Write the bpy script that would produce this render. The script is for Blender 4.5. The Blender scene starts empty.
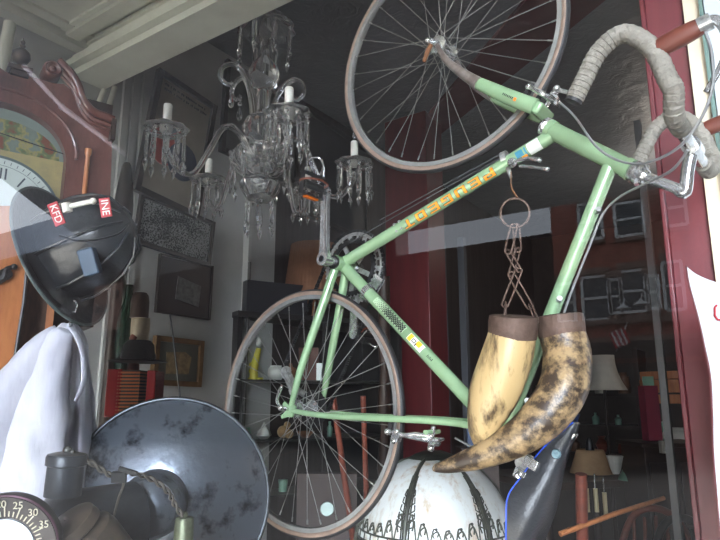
import bpy, math, random
from mathutils import Vector, Matrix
random.seed(7)
sc = bpy.context.scene
COL = sc.collection
PI = math.pi
V = Vector

# ------------------------------------------------------------------ frame of the place
# X runs along the shop glass, Y goes into the shop, Z is up.  The camera stands outside at EYE.
EYE = V((0, 0, 1.6))
Yc = V((430, 127, 611)).normalized()
Xc = V((906, -127, -611)).normalized()
Zc = Yc.cross(Xc); Zc = Zc if Zc.y < 0 else -Zc
Wm = Matrix((Xc, Yc, Zc))
def ray(px, py): return Wm @ (V((px - 360, py - 270, 611)) / 611)
def P(px, py, d): return EYE + ray(px, py) * d
def PX(px, py, X): r = ray(px, py); return EYE + r * (X / r.x)
def PY(px, py, Y): r = ray(px, py); return EYE + r * (Y / r.y)
def PZ(px, py, Z): r = ray(px, py); return EYE + r * ((Z - 1.6) / r.z)      # Z in world metres
def PP(px, py, c, n):
    r = ray(px, py); return EYE + r * ((c - EYE).dot(n) / r.dot(n))
CR = Wm @ V((1, 0, 0)); CU = Wm @ V((0, -1, 0)); CF = Wm @ V((0, 0, 1))
GLASS_Y = 0.42

# ------------------------------------------------------------------ materials
def s(r, g, b):
    f = lambda c: ((c / 255 + .055) / 1.055) ** 2.4 if c > 10 else c / 255 / 12.92
    return (f(r), f(g), f(b), 1)
MATS = {}
def mat(name, col, rough=.5, metal=0, var=None, scale=20, amount=.5, bump=0, bscale=60, coat=0, stretch=None, detail=6, lo=.4, hi=.65, **kw):
    if name in MATS: return MATS[name]
    m = bpy.data.materials.new(name); m.use_nodes = True
    nt = m.node_tree; b = nt.nodes['Principled BSDF']
    b.inputs['Base Color'].default_value = col
    b.inputs['Roughness'].default_value = rough
    b.inputs['Metallic'].default_value = metal
    b.inputs['Coat Weight'].default_value = coat
    for k, v in kw.items(): b.inputs[k.replace('_', ' ')].default_value = v
    tc = nt.nodes.new('ShaderNodeTexCoord'); src = tc.outputs['Object']
    if stretch:
        mp = nt.nodes.new('ShaderNodeMapping'); mp.inputs['Scale'].default_value = stretch
        nt.links.new(src, mp.inputs['Vector']); src = mp.outputs['Vector']
    if var:
        n = nt.nodes.new('ShaderNodeTexNoise'); n.inputs['Scale'].default_value = scale; n.inputs['Detail'].default_value = detail
        n.inputs['Roughness'].default_value = .65
        nt.links.new(src, n.inputs['Vector'])
        r = nt.nodes.new('ShaderNodeMapRange'); r.inputs[1].default_value = lo; r.inputs[2].default_value = hi; r.inputs[4].default_value = amount
        nt.links.new(n.outputs['Fac'], r.inputs[0])
        mx = nt.nodes.new('ShaderNodeMix'); mx.data_type = 'RGBA'
        mx.inputs[6].default_value = col; mx.inputs[7].default_value = var
        nt.links.new(r.outputs[0], mx.inputs[0]); nt.links.new(mx.outputs[2], b.inputs['Base Color'])
    if bump:
        n2 = nt.nodes.new('ShaderNodeTexNoise'); n2.inputs['Scale'].default_value = bscale; n2.inputs['Detail'].default_value = 4
        nt.links.new(src, n2.inputs['Vector'])
        bp = nt.nodes.new('ShaderNodeBump'); bp.inputs['Strength'].default_value = bump; bp.inputs['Distance'].default_value = .01
        nt.links.new(n2.outputs['Fac'], bp.inputs['Height']); nt.links.new(bp.outputs[0], b.inputs['Normal'])
    MATS[name] = m
    return m
def emis(name, col, strength):
    m = mat(name, col); b = m.node_tree.nodes['Principled BSDF']
    b.inputs['Emission Color'].default_value = col; b.inputs['Emission Strength'].default_value = strength
    return m
def clear_glass(name, tint=(1, 1, 1, 1), boost=1.0, rough=0.0):
    m = bpy.data.materials.new(name); m.use_nodes = True; nt = m.node_tree; nt.nodes.clear()
    o = nt.nodes.new('ShaderNodeOutputMaterial'); mx = nt.nodes.new('ShaderNodeMixShader')
    t = nt.nodes.new('ShaderNodeBsdfTransparent'); g = nt.nodes.new('ShaderNodeBsdfGlossy')
    fr = nt.nodes.new('ShaderNodeFresnel'); fr.inputs['IOR'].default_value = 1.5
    mu = nt.nodes.new('ShaderNodeMath'); mu.operation = 'MULTIPLY'; mu.inputs[1].default_value = boost; mu.use_clamp = True
    t.inputs['Color'].default_value = tint; g.inputs['Roughness'].default_value = rough
    L = nt.links
    L.new(fr.outputs[0], mu.inputs[0]); L.new(mu.outputs[0], mx.inputs[0]); L.new(t.outputs[0], mx.inputs[1]); L.new(g.outputs[0], mx.inputs[2]); L.new(mx.outputs[0], o.inputs[0])
    MATS[name] = m
    return m

M_green = mat('green_paint', s(150, 180, 140), .24, .2, var=s(130, 162, 122), scale=9, amount=.5, coat=.6, bump=.02)
M_chrome = mat('chrome', s(214, 214, 214), .18, .8, var=s(120, 115, 108), scale=60, amount=.5)
M_alu = mat('aluminium', s(196, 196, 194), .3, .7, var=s(110, 108, 104), scale=90, amount=.6)
M_darkmetal = mat('dark_metal', s(70, 70, 72), .35, .8, var=s(40, 36, 34), scale=50)
M_spoke = mat('spoke_steel', s(168, 168, 165), .3, .85)
M_rubber = mat('black_rubber', s(34, 34, 36), .55, var=s(52, 50, 50), scale=30)
M_gum = mat('gum_sidewall', s(140, 118, 104), .6, var=s(104, 86, 76), scale=25)
M_tape = mat('bar_tape', s(138, 132, 122), .8, var=s(104, 98, 88), scale=30, bump=.5, bscale=120)
M_hood = mat('brown_rubber', s(104, 50, 36), .5)
M_orange = mat('orange_decal', s(240, 150, 30), .4)
M_black = mat('black_decal', s(22, 22, 22), .4)
M_white = mat('white_decal', s(225, 225, 218), .4)
M_teal = mat('teal_decal', s(40, 120, 145), .4)
M_yellow = mat('yellow_decal', s(238, 180, 40), .4)
M_saddle = mat('black_leather', s(44, 46, 50), .35, var=s(30, 30, 33), scale=15, bump=.15, bscale=150)
M_blue = mat('blue_trim', s(20, 70, 190), .4)
M_cable = mat('grey_cable', s(150, 150, 150), .35, .4)
M_cable_dark = mat('dark_cable', s(70, 72, 74), .4)
M_amber = mat('amber_reflector', s(225, 110, 20), .2, Transmission_Weight=.2)
M_rustyiron = mat('rusty_iron', s(100, 80, 70), .65, .4, var=s(66, 48, 42), scale=40, bump=.4)
M_rust = mat('rust', s(130, 84, 50), .7, var=s(80, 50, 32), scale=60)
M_crystal = mat('crystal', (1, 1, 1, 1), .0, Transmission_Weight=.97, IOR=1.52)
M_candle = mat('candle_sleeve', s(236, 234, 226), .45, var=s(215, 208, 190), scale=30, amount=.3)
M_red = mat('red_paint', s(106, 42, 48), .4, var=s(86, 34, 40), scale=4, stretch=(6, 6, .6), coat=.2)
M_reddark = mat('dark_red_paint', s(104, 34, 36), .5, var=s(78, 26, 28), scale=5)
M_cream = mat('cream_paint', s(214, 200, 176), .6, var=s(196, 180, 156), scale=6)
M_offwhite = mat('offwhite_paint', s(222, 222, 208), .55, var=s(200, 198, 184), scale=5, amount=.5, bump=.1, bscale=14)
M_wallgrey = mat('wall_grey', s(182, 182, 178), .7, var=s(160, 160, 156), scale=3, bump=.1, bscale=10)
M_pale = mat('pale_wood_paint', s(184, 188, 182), .5)
M_darkwood = mat('dark_wood', s(52, 36, 28), .45, var=s(34, 24, 20), scale=8, stretch=(1, 1, 8))
M_redwood = mat('red_wood', s(120, 58, 42), .4, var=s(80, 38, 30), scale=8, stretch=(1, 1, 6))
M_mahog = mat('mahogany', s(112, 70, 62), .35, var=s(74, 42, 38), scale=10, stretch=(3, 3, 1), coat=.4, bump=.05)
M_oak = mat('orange_oak', s(186, 118, 72), .4, var=s(138, 78, 46), scale=12, stretch=(4, 4, .7), coat=.3)
M_blackpaint = mat('black_paint', s(26, 27, 28), .4, var=s(40, 40, 42), scale=20)

# ------------------------------------------------------------------ mesh builder
def basis(d):
    d = d.normalized(); a = V((0, 0, 1)) if abs(d.z) < .9 else V((1, 0, 0))
    u = d.cross(a).normalized(); return u, d.cross(u).normalized()
class MB:
    def __init__(self): self.v = []; self.f = []; self.m = []
    def add(self, vs, fs, mi=0):
        n = len(self.v); self.v += [tuple(x) for x in vs]; self.f += [tuple(i + n for i in f) for f in fs]; self.m += [mi] * len(fs); return self
    def box(self, c, size, R=None, mi=0):
        c = V(c); ax = [V((1, 0, 0)), V((0, 1, 0)), V((0, 0, 1))] if R is None else [V(a) for a in R]
        vs = [c + ax[0] * (size[0] / 2 * i) + ax[1] * (size[1] / 2 * j) + ax[2] * (size[2] / 2 * k) for i in (-1, 1) for j in (-1, 1) for k in (-1, 1)]
        return self.add(vs, [(0, 1, 3, 2), (4, 6, 7, 5), (0, 4, 5, 1), (2, 3, 7, 6), (0, 2, 6, 4), (1, 5, 7, 3)], mi)
    def bar(self, a, b, w, h=None, up=(0, 0, 1), mi=0):
        a = V(a); b = V(b); d = b - a; x = d.normalized(); u = V(up); y = u.cross(x)
        if y.length < 1e-4: y = basis(x)[0]
        y.normalize(); z = x.cross(y)
        return self.box((a + b) / 2, (d.length, w, h or w), (x, y, z), mi)
    def tube(self, pts, r, n=10, closed=False, mi=0, cap=True, flat=1.0, updir=None):
        pts = [V(p) for p in pts]; N = len(pts)
        rs = r if isinstance(r, (list, tuple)) else [r] * N
        if updir is not None: u = V(updir)
        else: u = basis(pts[1] - pts[0])[0]
        vs = []
        for i in range(N):
            if closed: t = pts[(i + 1) % N] - pts[i - 1]
            else: t = pts[min(i + 1, N - 1)] - pts[max(i - 1, 0)]
            t.normalize(); u = (u - t * u.dot(t))
            if u.length < 1e-5: u = basis(t)[0]
            u.normalize(); w = t.cross(u)
            for k in range(n):
                a = 2 * PI * k / n; vs.append(pts[i] + (u * math.cos(a) + w * math.sin(a) * flat) * rs[i])
        fs = []
        for i in range(N if closed else N - 1):
            j = (i + 1) % N
            for k in range(n): fs.append((i * n + k, i * n + (k + 1) % n, j * n + (k + 1) % n, j * n + k))
        if not closed and cap: fs += [tuple(range(n - 1, -1, -1)), tuple((N - 1) * n + k for k in range(n))]
        return self.add(vs, fs, mi)
    def lathe(self, prof, o=(0, 0, 0), ax=(0, 0, 1), n=24, mi=0, mod=None, sx=1, sy=1, uref=None, a0=0, a1=2 * PI):
        o = V(o); d = V(ax).normalized()
        if uref is None: u, w = basis(d)
        else: u = V(uref); u = (u - d * u.dot(d)).normalized(); w = d.cross(u)
        full = abs(a1 - a0 - 2 * PI) < 1e-6; m = n if full else n + 1; vs = []
        for (r, z) in prof:
            for k in range(m):
                a = a0 + (a1 - a0) * k / n; rr = r * (mod(a, z) if mod else 1)
                vs.append(o + d * z + u * (rr * math.cos(a) * sx) + w * (rr * math.sin(a) * sy))
        fs = []
        for i in range(len(prof) - 1):
            for k in range(n): fs.append((i * m + k, i * m + (k + 1) % m, (i + 1) * m + (k + 1) % m, (i + 1) * m + k))
        return self.add(vs, fs, mi)
    def prism(self, poly, ext, mi=0):
        poly = [V(p) for p in poly]; e = V(ext); n = len(poly)
        vs = poly + [p + e for p in poly]
        return self.add(vs, [tuple(range(n)), tuple(range(2 * n - 1, n - 1, -1))] + [(i, i + n, (i + 1) % n + n, (i + 1) % n) for i in range(n)], mi)
    def ball(self, c, r, n=12, mi=0, sz=1):
        return self.lathe([(r * math.sin(PI * i / 8) + 1e-5, -r * sz * math.cos(PI * i / 8)) for i in range(9)], c, n=n, mi=mi)
    def build(self, name, mats, parent=None, angle=40, kind=None, bevel=0, subsurf=0):
        me = bpy.data.meshes.new(name); me.from_pydata(self.v, [], self.f); me.update()
        mats = mats if isinstance(mats, (list, tuple)) else [mats]
        for m in mats: me.materials.append(m)
        if len(mats) > 1: me.polygons.foreach_set('material_index', self.m)
        import bmesh
        bm = bmesh.new(); bm.from_mesh(me); bmesh.ops.recalc_face_normals(bm, faces=bm.faces); bm.to_mesh(me); bm.free()
        me.polygons.foreach_set('use_smooth', [True] * len(me.polygons))
        if angle < 180: me.set_sharp_from_angle(angle=math.radians(angle))
        o = bpy.data.objects.new(name, me); COL.objects.link(o)
        if parent is not None: o.parent = parent
        if bevel:
            b = o.modifiers.new('bevel', 'BEVEL'); b.width = bevel; b.segments = 2; b.limit_method = 'ANGLE'
        if subsurf:
            b = o.modifiers.new('sub', 'SUBSURF'); b.levels = subsurf; b.render_levels = subsurf
        if kind: o['kind'] = kind
        return o
def tag(o, label=None, cat=None, group=None, kind=None):
    if label: o['label'] = label
    if cat: o['category'] = cat
    if group: o['group'] = group
    if kind: o['kind'] = kind
    return o
def empty(name, label, cat, loc=(0, 0, 0), group=None, R=None):
    o = bpy.data.objects.new(name, None); COL.objects.link(o); o.empty_display_size = .05
    m = Matrix.Translation(V(loc))
    if R is not None: m = m @ Matrix((V(R[0]), V(R[1]), V(R[2]))).transposed().to_4x4()
    o.matrix_world = m
    return tag(o, label, cat, group)
def copy_tree(o, parent=None):
    c = o.copy(); COL.objects.link(c)
    if parent is not None: c.parent = parent
    for ch in [x for x in bpy.data.objects if x.parent == o]: copy_tree(ch, c)
    return c
def text(body, name, m, parent, o, ux, uy, size, ext=.0006, align='CENTER'):
    cu = bpy.data.curves.new(name, 'FONT'); cu.body = body; cu.size = size; cu.extrude = ext; cu.align_x = align; cu.align_y = 'CENTER'
    cu.materials.append(m)
    ob = bpy.data.objects.new(name, cu); COL.objects.link(ob)
    ux = V(ux).normalized(); uy = V(uy); uy = (uy - ux * uy.dot(ux)).normalized(); uz = ux.cross(uy)
    mm = Matrix((ux, uy, uz)).transposed().to_4x4(); mm.translation = V(o)
    if parent is not None:
        ob.parent = parent
    ob.matrix_local = mm
    dg = bpy.context.evaluated_depsgraph_get(); me = bpy.data.meshes.new_from_object(ob.evaluated_get(dg)); o2 = bpy.data.objects.new(name, me); COL.objects.link(o2)
    bpy.data.objects.remove(ob)
    if parent is not None: o2.parent = parent
    o2.matrix_local = mm
    return o2
def spline(pts, n=6):
    pts = [V(p) for p in pts]; out = []
    for i in range(len(pts) - 1):
        a = pts[max(i - 1, 0)]; b = pts[i]; c = pts[i + 1]; d = pts[min(i + 2, len(pts) - 1)]
        for k in range(n):
            t = k / n; t2 = t * t; t3 = t2 * t
            out.append(.5 * ((2 * b) + (c - a) * t + (2 * a - 5 * b + 4 * c - d) * t2 + (3 * b - a - 3 * c + d) * t3))
    out.append(pts[-1]); return out
def splr(vals, n=6):
    return [v.x for v in spline([V((a, 0, 0)) for a in vals], n)]
# ================================================================== SHELL
ZB = 1.36 + 1.6                       # underside of the white beam
yb0 = PZ(80, 78, ZB).y; yb1 = (PZ(106, 89, ZB).y + PZ(250, 20.5, ZB).y) / 2
XL = -2.4                             # face of the side wall with the pictures
ZC = 1.9 + 1.6                        # dark tin ceiling
ZS = ZB + .16                         # painted soffit over the display
YBACK = 7.2
def struct(name, mb, m, **k): return mb.build(name, m, kind='structure', **k)

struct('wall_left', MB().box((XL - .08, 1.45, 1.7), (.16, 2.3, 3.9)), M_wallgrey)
struct('wall_left_rear', MB().box((XL - .08, 4.95, 1.7), (.16, 4.7, 3.9)), mat('rear_wall_dark', s(66, 60, 58), .6, var=s(44, 38, 36), scale=3, stretch=(1, 8, .5)))  # same wall further in, coloured dark to bring its brightness down
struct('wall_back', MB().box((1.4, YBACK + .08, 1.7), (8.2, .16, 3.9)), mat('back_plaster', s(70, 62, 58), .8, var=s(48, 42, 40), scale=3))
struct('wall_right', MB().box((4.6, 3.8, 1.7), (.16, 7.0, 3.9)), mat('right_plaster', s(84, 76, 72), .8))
struct('floor', MB().box((1, 3.6, -.05), (8, 7.6, .1)), mat('floor_boards', s(74, 54, 42), .5, var=s(52, 36, 28), scale=6, stretch=(1, .2, 1)))
struct('platform_floor', MB().box((-1.1, 1.3, .3), (2.6, 1.7, .6)), M_darkwood)

# tin ceiling: embossed acanthus-like relief
mt = mat('tin_ceiling', s(110, 112, 117), .5, .1)
nt = mt.node_tree; b = nt.nodes['Principled BSDF']; tc = nt.nodes.new('ShaderNodeTexCoord')
ns = nt.nodes.new('ShaderNodeTexNoise'); ns.inputs['Scale'].default_value = 11; ns.inputs['Distortion'].default_value = 2.6; ns.inputs['Detail'].default_value = 5
vo = nt.nodes.new('ShaderNodeTexVoronoi'); vo.inputs['Scale'].default_value = 7; vo.distance = 'CHEBYCHEV'
ad = nt.nodes.new('ShaderNodeMath'); ad.operation = 'ADD'
bp = nt.nodes.new('ShaderNodeBump'); bp.inputs['Strength'].default_value = .6; bp.inputs['Distance'].default_value = .012
L = nt.links; L.new(tc.outputs['Object'], ns.inputs[0]); L.new(tc.outputs['Object'], vo.inputs[0]); L.new(ns.outputs[0], ad.inputs[0]); L.new(vo.outputs[0], ad.inputs[1]); L.new(ad.outputs[0], bp.inputs['Height']); L.new(bp.outputs[0], b.inputs['Normal'])
struct('ceiling', MB().box((1, (yb1 + YBACK) / 2, ZC + .05), (8, YBACK - yb1 + .3, .1)), mt)

# white beam, painted soffit, crown mouldings
beam = MB().box((.9, (yb0 + yb1) / 2, ZB + .3), (6.9, yb1 - yb0, .6))
for dy, dz, w, h in ((-.015, .012, .03, .03), (-.035, .045, .05, .03), (-.02, .085, .03, .02)):
    beam.box((.9, yb0 + dy, ZB + dz), (6.9, w, h))
struct('beam', beam, M_offwhite)
SO = MB(); SO.box((.9, (GLASS_Y + yb0) / 2 - .1, ZS + .03), (6.9, yb0 - GLASS_Y + .25, .06))
c1 = PZ(71, 51, ZS); c2 = PZ(160, 1, ZS); c3 = PZ(10, 14, ZS); c0 = PZ(75, 66, ZS)
yy = (c1.y + c2.y) / 2
struct('ceiling_soffit', SO, M_offwhite)
T = MB(); T.box((c1.x + 1.5, yy, ZS - .008), (3.0, .022, .022)); T.box((c1.x, yy - .4, ZS - .008), (.022, .8, .022))
T.box((c1.x + 1.5, yy + .016, ZS - .004), (3.0, .014, .012))
T.box((XL + .03, yb0 - .55, ZS - .02), (.06, 1.1, .05)); T.box((XL + .10, yb0 - .55, ZS - .006), (.05, 1.1, .014))
T.box((.9, yb0 - .075, ZS - .01), (6.9, .06, .03)); T.box((.9, yb0 - .12, ZS - .004), (6.9, .02, .014))
struct('trim_1', T, M_offwhite)
D = MB(); random.seed(3)
x = PZ(76, 52, ZS).x
while x < PZ(175, -4, ZS).x:
    w = random.uniform(.008, .022); D.box((x, yy + .031 + random.uniform(-.002, .002), ZS - .001), (w, .008, .006)); x += w + random.uniform(.006, .016)
struct('trim_2', D, M_blackpaint)
# wall below the beam end + pipes on the wall
struct('trim_3', MB().tube([PX(-2, 90, XL + .14), PX(10, 23, XL + .14)], .022), M_offwhite)
for i, (a, b_, c_) in enumerate((((104, 90), (95, 112), (78, 175)), ((115, 87), (106, 114), (90, 190)))):
    struct('trim_%d' % (4 + i), MB().tube([PX(*a, XL + .05), PX(*b_, XL + .05)], .012), M_offwhite)
T = MB()
for px in (122, 131, 141): p = PX(px, 130, XL); T.box((XL + .008, p.y, 1.9), (.016, .03, 2.9))
p = PX(242, 330, XL); T.box((XL + .02, p.y, 1.9), (.04, .03, 3.0)); 
struct('trim_6', T, M_wallgrey)
p = PX(239, 330, XL)
struct('trim_7', MB().tube([(XL + .06, p.y, .4), (XL + .06, p.y, 2.32)], .009), mat('old_pipe', s(90, 88, 84), .6))

# shop front: glass, sill, bulkheads
struct('window_1', MB().add([(-2.55, GLASS_Y, .5), (1.2, GLASS_Y, .5), (1.2, GLASS_Y, 3.3), (-2.55, GLASS_Y, 3.3)], [(0, 1, 2, 3)]), clear_glass('pane_glass', (.98, .99, .985, 1), 1.4))
struct('wall_front', MB().box((-2.8, GLASS_Y, 1.7), (.5, .12, 3.9)).box((3.0, GLASS_Y, 1.7), (3.6, .12, 3.9)).box((.1, GLASS_Y, .22), (5.3, .12, .56)).box((.1, GLASS_Y, 3.5), (5.3, .12, .4)), M_reddark)

# red band reflected in the glass, built as a solid post; cream and grey boards
Yp = 1.65
xa = PY(646, 20, Yp).x; xb = PY(694, 100, Yp).x; xc = PY(706, 60, Yp - .0).x
struct('column_reflected_band', MB().box(((xa + xb) / 2, Yp + .045, 1.75), (xb - xa, .09, 3.5)).box((xa - .006, Yp + .02, 1.75), (.012, .05, 3.5)), M_red, bevel=.003)
struct('trim_8', MB().box(((xb + xc) / 2 + .001, Yp + .02, 1.75), (xc - xb, .07, 3.5)), M_cream)
struct('trim_9', MB().box((xc + .004, Yp + .005, 1.75), (.008, .07, 3.5)), mat('green_edge', s(96, 120, 112), .5))
struct('trim_10', MB().box((xc + .26, Yp + .03, 1.75), (.5, .05, 3.5)), mat('bluegrey_paint', s(196, 200, 202), .5, var=s(170, 172, 180), scale=5))
# grey glazing bar and dark door edge left of the post
pa = PY(636, 122, 2.3)
struct('trim_11', MB().box((PY(655, 300, 2.3).x, 2.3, 1.1), (.022, .03, 2.2 + 2 * (pa.z - 2.2))), mat('grey_bar', s(92, 94, 98), .5))
# red column in the depth of the shop and the red ceiling beam running from it
Yr = 3.4
ra = PY(386, 320, Yr); rb = PY(430, 320, Yr)
struct('column', MB().box(((ra.x + rb.x) / 2, Yr + .12, 1.75), (rb.x - ra.x, .24, 3.5)), mat('column_red', s(84, 26, 28), .45, var=s(62, 20, 22), scale=4, stretch=(5, 5, .5)), bevel=.006)
q = [PZ(x, y, ZC - .02) for x, y in ((378, 175), (440, 135), (655, -40), (560, -40))]
struct('ceiling_beam', MB().prism(q, (0, 0, .05)), mat('ceiling_beam_red', s(86, 52, 54), .6, bump=.4, bscale=12))
# grey pilaster edges beyond the column
T = MB()
for px, w in ((374, .05), (447, .03), (467, .05)): p = PY(px, 400, 4.2); T.box((p.x, 4.2, 1.4), (w, .05, 2.8))
struct('trim_12', T, mat('grey_timber', s(78, 80, 84), .6))

# ------------------------------------------------------------------ the street (seen only as a reflection in the glass)
YF = 2 * GLASS_Y - 20
def MF(px, py, off=0): r = ray(px, py); p = EYE + r * (20 / r.y); return V((p.x, YF + off, p.z))
mbk = bpy.data.materials.new('street_brick'); mbk.use_nodes = True; nt = mbk.node_tree; b = nt.nodes['Principled BSDF']; b.inputs['Roughness'].default_value = .85
tc = nt.nodes.new('ShaderNodeTexCoord'); mp = nt.nodes.new('ShaderNodeMapping'); mp.inputs['Rotation'].default_value = (PI / 2, 0, 0)
bk = nt.nodes.new('ShaderNodeTexBrick'); bk.inputs['Scale'].default_value = 5; bk.inputs['Color1'].default_value = s(176, 104, 90); bk.inputs['Color2'].default_value = s(152, 88, 76); bk.inputs['Mortar'].default_value = s(120, 96, 86); bk.inputs['Mortar Size'].default_value = .012
nt.links.new(tc.outputs['Object'], mp.inputs[0]); nt.links.new(mp.outputs[0], bk.inputs[0]); nt.links.new(bk.outputs[0], b.inputs['Base Color'])
M_stone = mat('street_stone', s(128, 108, 100), .8); M_sash = mat('street_sash', s(225, 228, 228), .6); M_pane = mat('street_pane', s(70, 78, 84), .1)
X0 = MF(556, 300).x; X1 = 2.5; ztop = MF(600, 165).z
def facade(name, xa, xb, zt, m):
    return struct(name, MB().box(((xa + xb) / 2, YF - .5, zt / 2), (xb - xa, 1, zt)), m)
facade('wall_opposite', X0, X1, ztop + .6, mbk)
facade('wall_opposite_low', MF(396, 280).x, X0, (MF(400, 258).z + MF(550, 230).z) / 2, mat('street_dark_brick', s(52, 36, 34), .8))
facade('wall_opposite_tall', MF(140, 280).x, MF(396, 280).x, 13, mat('street_dark_brick2', s(46, 36, 36), .8))
facade('wall_opposite_far', MF(-300, 280).x, MF(140, 280).x, MF(100, 235).z, mat('street_brown', s(50, 38, 34), .8))
struct('wall_sky_screen', MB().box((MF(140, 280).x * 1.25 - 30, YF - 6, 5), (60, 1, 22)), mat('sky_screen_grey', s(150, 156, 168), .8))  # added wall hiding bright sky so its reflected patch stays dim
wn = 20
def street_window(x0, y0, x1, y1, mull=1):
    global wn
    a = MF(x0, y1, 0); c = MF(x1, y0, 0); zc = (a.z + c.z) / 2; w = abs(c.x - a.x); h = abs(MF((x0 + x1) / 2, y0).z - MF((x0 + x1) / 2, y1).z); xm = (a.x + c.x) / 2; zm = MF((x0 + x1) / 2, (y0 + y1) / 2).z
    root = struct('window_%d' % wn, MB().box((xm, YF + .04, zm), (w, .06, h)), M_pane)
    F = MB()
    for sx in (-1, 1): F.box((xm + sx * w / 2, YF + .08, zm), (.09, .08, h))
    F.box((xm, YF + .08, zm), (w, .08, .08)).box((xm, YF + .08, zm + h / 2), (w, .08, .09)).box((xm, YF + .08, zm - h / 2), (w, .08, .09))
    if mull: F.box((xm, YF + .08, zm), (.05, .08, h))
    F.build('window_frame', M_sash, root)
    MB().box((xm, YF + .1, zm + h / 2 + .18), (w + .1, .14, .2)).box((xm, YF + .1, zm - h / 2 - .13), (w + .1, .2, .1)).build('window_sill', M_stone, root)
    wn += 1
for w in ((585, 277, 609, 320, 0), (611, 280, 621, 313, 0), (623, 271, 646, 312, 0), (648, 276, 658, 309, 0), (667, 262, 681, 310, 0), (617, 203, 642, 236, 0), (581, 204, 601, 240, 0), (560, 284, 574, 322, 0), (668, 190, 684, 226, 0)): street_window(*w)
T = MB()
for y in (322, 340, 352): a = MF(620, y); T.box(((X0 + X1) / 2, YF + .12, a.z), (X1 - X0, .3, .16))
T.box(((X0 + X1) / 2, YF + .2, ztop + .4), (X1 - X0, .5, .5))
struct('trim_13', T, M_stone)
a = MF(630, 400); struct('trim_14', MB().box((a.x, YF + .1, 1.3), (7, .1, 2.6)), mat('shopfront_dark', s(30, 28, 30), .4))
a = MF(634, 350); struct('trim_15', MB().box((a.x, YF + .25, a.z), (3.6, .1, .5)), mat('fascia_dark', s(40, 38, 40), .5))
for px, py in ((629, 310), (646, 306)):
    a = MF(px, py, .8); tag(MB().lathe([(.04, .10), (.08, .05), (.24, -.06)], a).tube([a + V((0, 0, .08)), a + V((0, -.3, .3)), V((a.x, YF + .01, a.z + .2))], .02).build('gooseneck_lamp', M_sash), 'white gooseneck sign lamp on the brick building reflected in the glass', 'lamp', 'gooseneck lamps on the brick building')
a = MF(625, 338, .9); r_ = empty('flag', 'striped flag on a slanting pole, reflected in the glass above the white lampshade', 'flag', a)
F = MB()
for i in range(7): F.box(V((.21 - .06 * i, 0, -.025 * i)) , (.055, .02, .48), (V((1, 0, .35)).normalized(), V((0, 1, 0)), V((-.35, 0, 1)).normalized()), mi=i % 2)
F.build('cloth', [mat('flag_red', s(190, 40, 50), .7), M_sash], r_); MB().tube([(-.43, -.84, -.72), (.28, 0, .38)], .02).build('pole', M_sash, r_)
# painted sign on the far building (its letters read mirrored in the glass)
a = MF(112, 308, .3); r_ = tag(MB().box(a, (2.6, .06, 2.6)).build('sign_board', mat('sign_brown', s(126, 96, 84), .7)), 'brown painted street sign with dark capitals, reflected behind the green bottle', 'sign')
for t, y, sz in (('RE', 296, .62), ('ULESS', 310, .55), ('THE', 323, .48)):
    text(t, 'lettering', M_black, r_, MF(108 if t != 'RE' else 121, y, .35), (-1, 0, 0), (0, 0, 1), sz, .01)
struct('road', MB().box((-20, -13, -.06), (200, 27, .1)), mat('asphalt', s(30, 30, 32), .9))
struct('pavement', MB().box((.5, -1.9, -.02), (11, 4.6, .06)), mat('pavement_concrete', s(206, 203, 196), .85))  # out-of-view paving, kept pale and short to bounce sun up into the window
# awning over the shop front
aw = [V((-8.5, GLASS_Y - .1, 3.9)), V((5, GLASS_Y - .1, 3.9))]
E1 = (PY(400, 235, 3.0), PY(550, 205, 3.0)); yo = 2 * GLASS_Y - 3.0; zo = (E1[0].z + E1[1].z) / 2
xl = PY(137, 232, 3.0).x
struct('awning', MB().prism([(xl, GLASS_Y - .1, 3.75), (.5, GLASS_Y - .1, 3.75), (.5, yo, zo), (xl, yo, zo)], (0, 0, .04)), mat('awning_cloth', s(74, 77, 84), .8))

def MV(px, py, Yv): r = ray(px, py); p = EYE + r * (Yv / r.y); return V((p.x, 2 * GLASS_Y - Yv, p.z))
ea = MV(24, 66, 1.1); eb = MV(62, 107, 1.5); ec = MV(141, 166, 2.2)
r_ = empty('awning_arm', 'pale jointed folding awning arm, reflected as a thin band across the clock', 'awning arm', ea)
Marm = mat('arm_grey', s(200, 198, 214), .5)
MB().tube([V((0, 0, 0)), eb - ea], .010, 8).build('arm_section', Marm, r_); MB().tube([eb - ea, ec - ea], .014, 8).build('arm_section', Marm, r_); MB().ball(eb - ea, .018).build('elbow', Marm, r_)
# ================================================================== BICYCLE
# local frame: x forward, y up, z to the rider's right; hung nose-up in the window, left side to the street
Bx = V((.4496, -.0199, .893)).normalized(); By = V((.8908, -.0644, -.4499)); By = (By - Bx * By.dot(Bx)).normalized(); Bz = Bx.cross(By)
BO = V((-.98766, 1.34651, 1.96277)); BM = Matrix((Bx, By, Bz)).transposed()
def LB(px, py, z=0):
    r = ray(px, py); o = BO + Bz * z; t = (o - EYE).dot(Bz) / r.dot(Bz); q = BM.transposed() @ (EYE + r * t - BO); return V((q.x, q.y, z))
bike = empty('bicycle', 'pale green road bicycle hung nose up by its frame in the window', 'bicycle', BO, R=(Bx, By, Bz))
def bp_(name, mb, m, parent=None, **k): return mb.build(name, m, parent or bike, **k)
RH = V((-.412, .061, 0)); FH = V((.631, .062, 0)); SC = V((-.189, .615, 0)); HL = V((.471, .462, 0)); HT = V((.440, .612, 0))
hx = (LB(633, 171) - LB(545, 125)).normalized(); H0 = V(LB(549, 129)); H1 = V(LB(631, 170))
bp_('head_tube', MB().tube([H0, H1], .0205, 20).tube([H0 - hx * .001, H0 + hx * .012], .023, 20).tube([H1 - hx * .012, H1], .023, 20), M_green)
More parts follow.
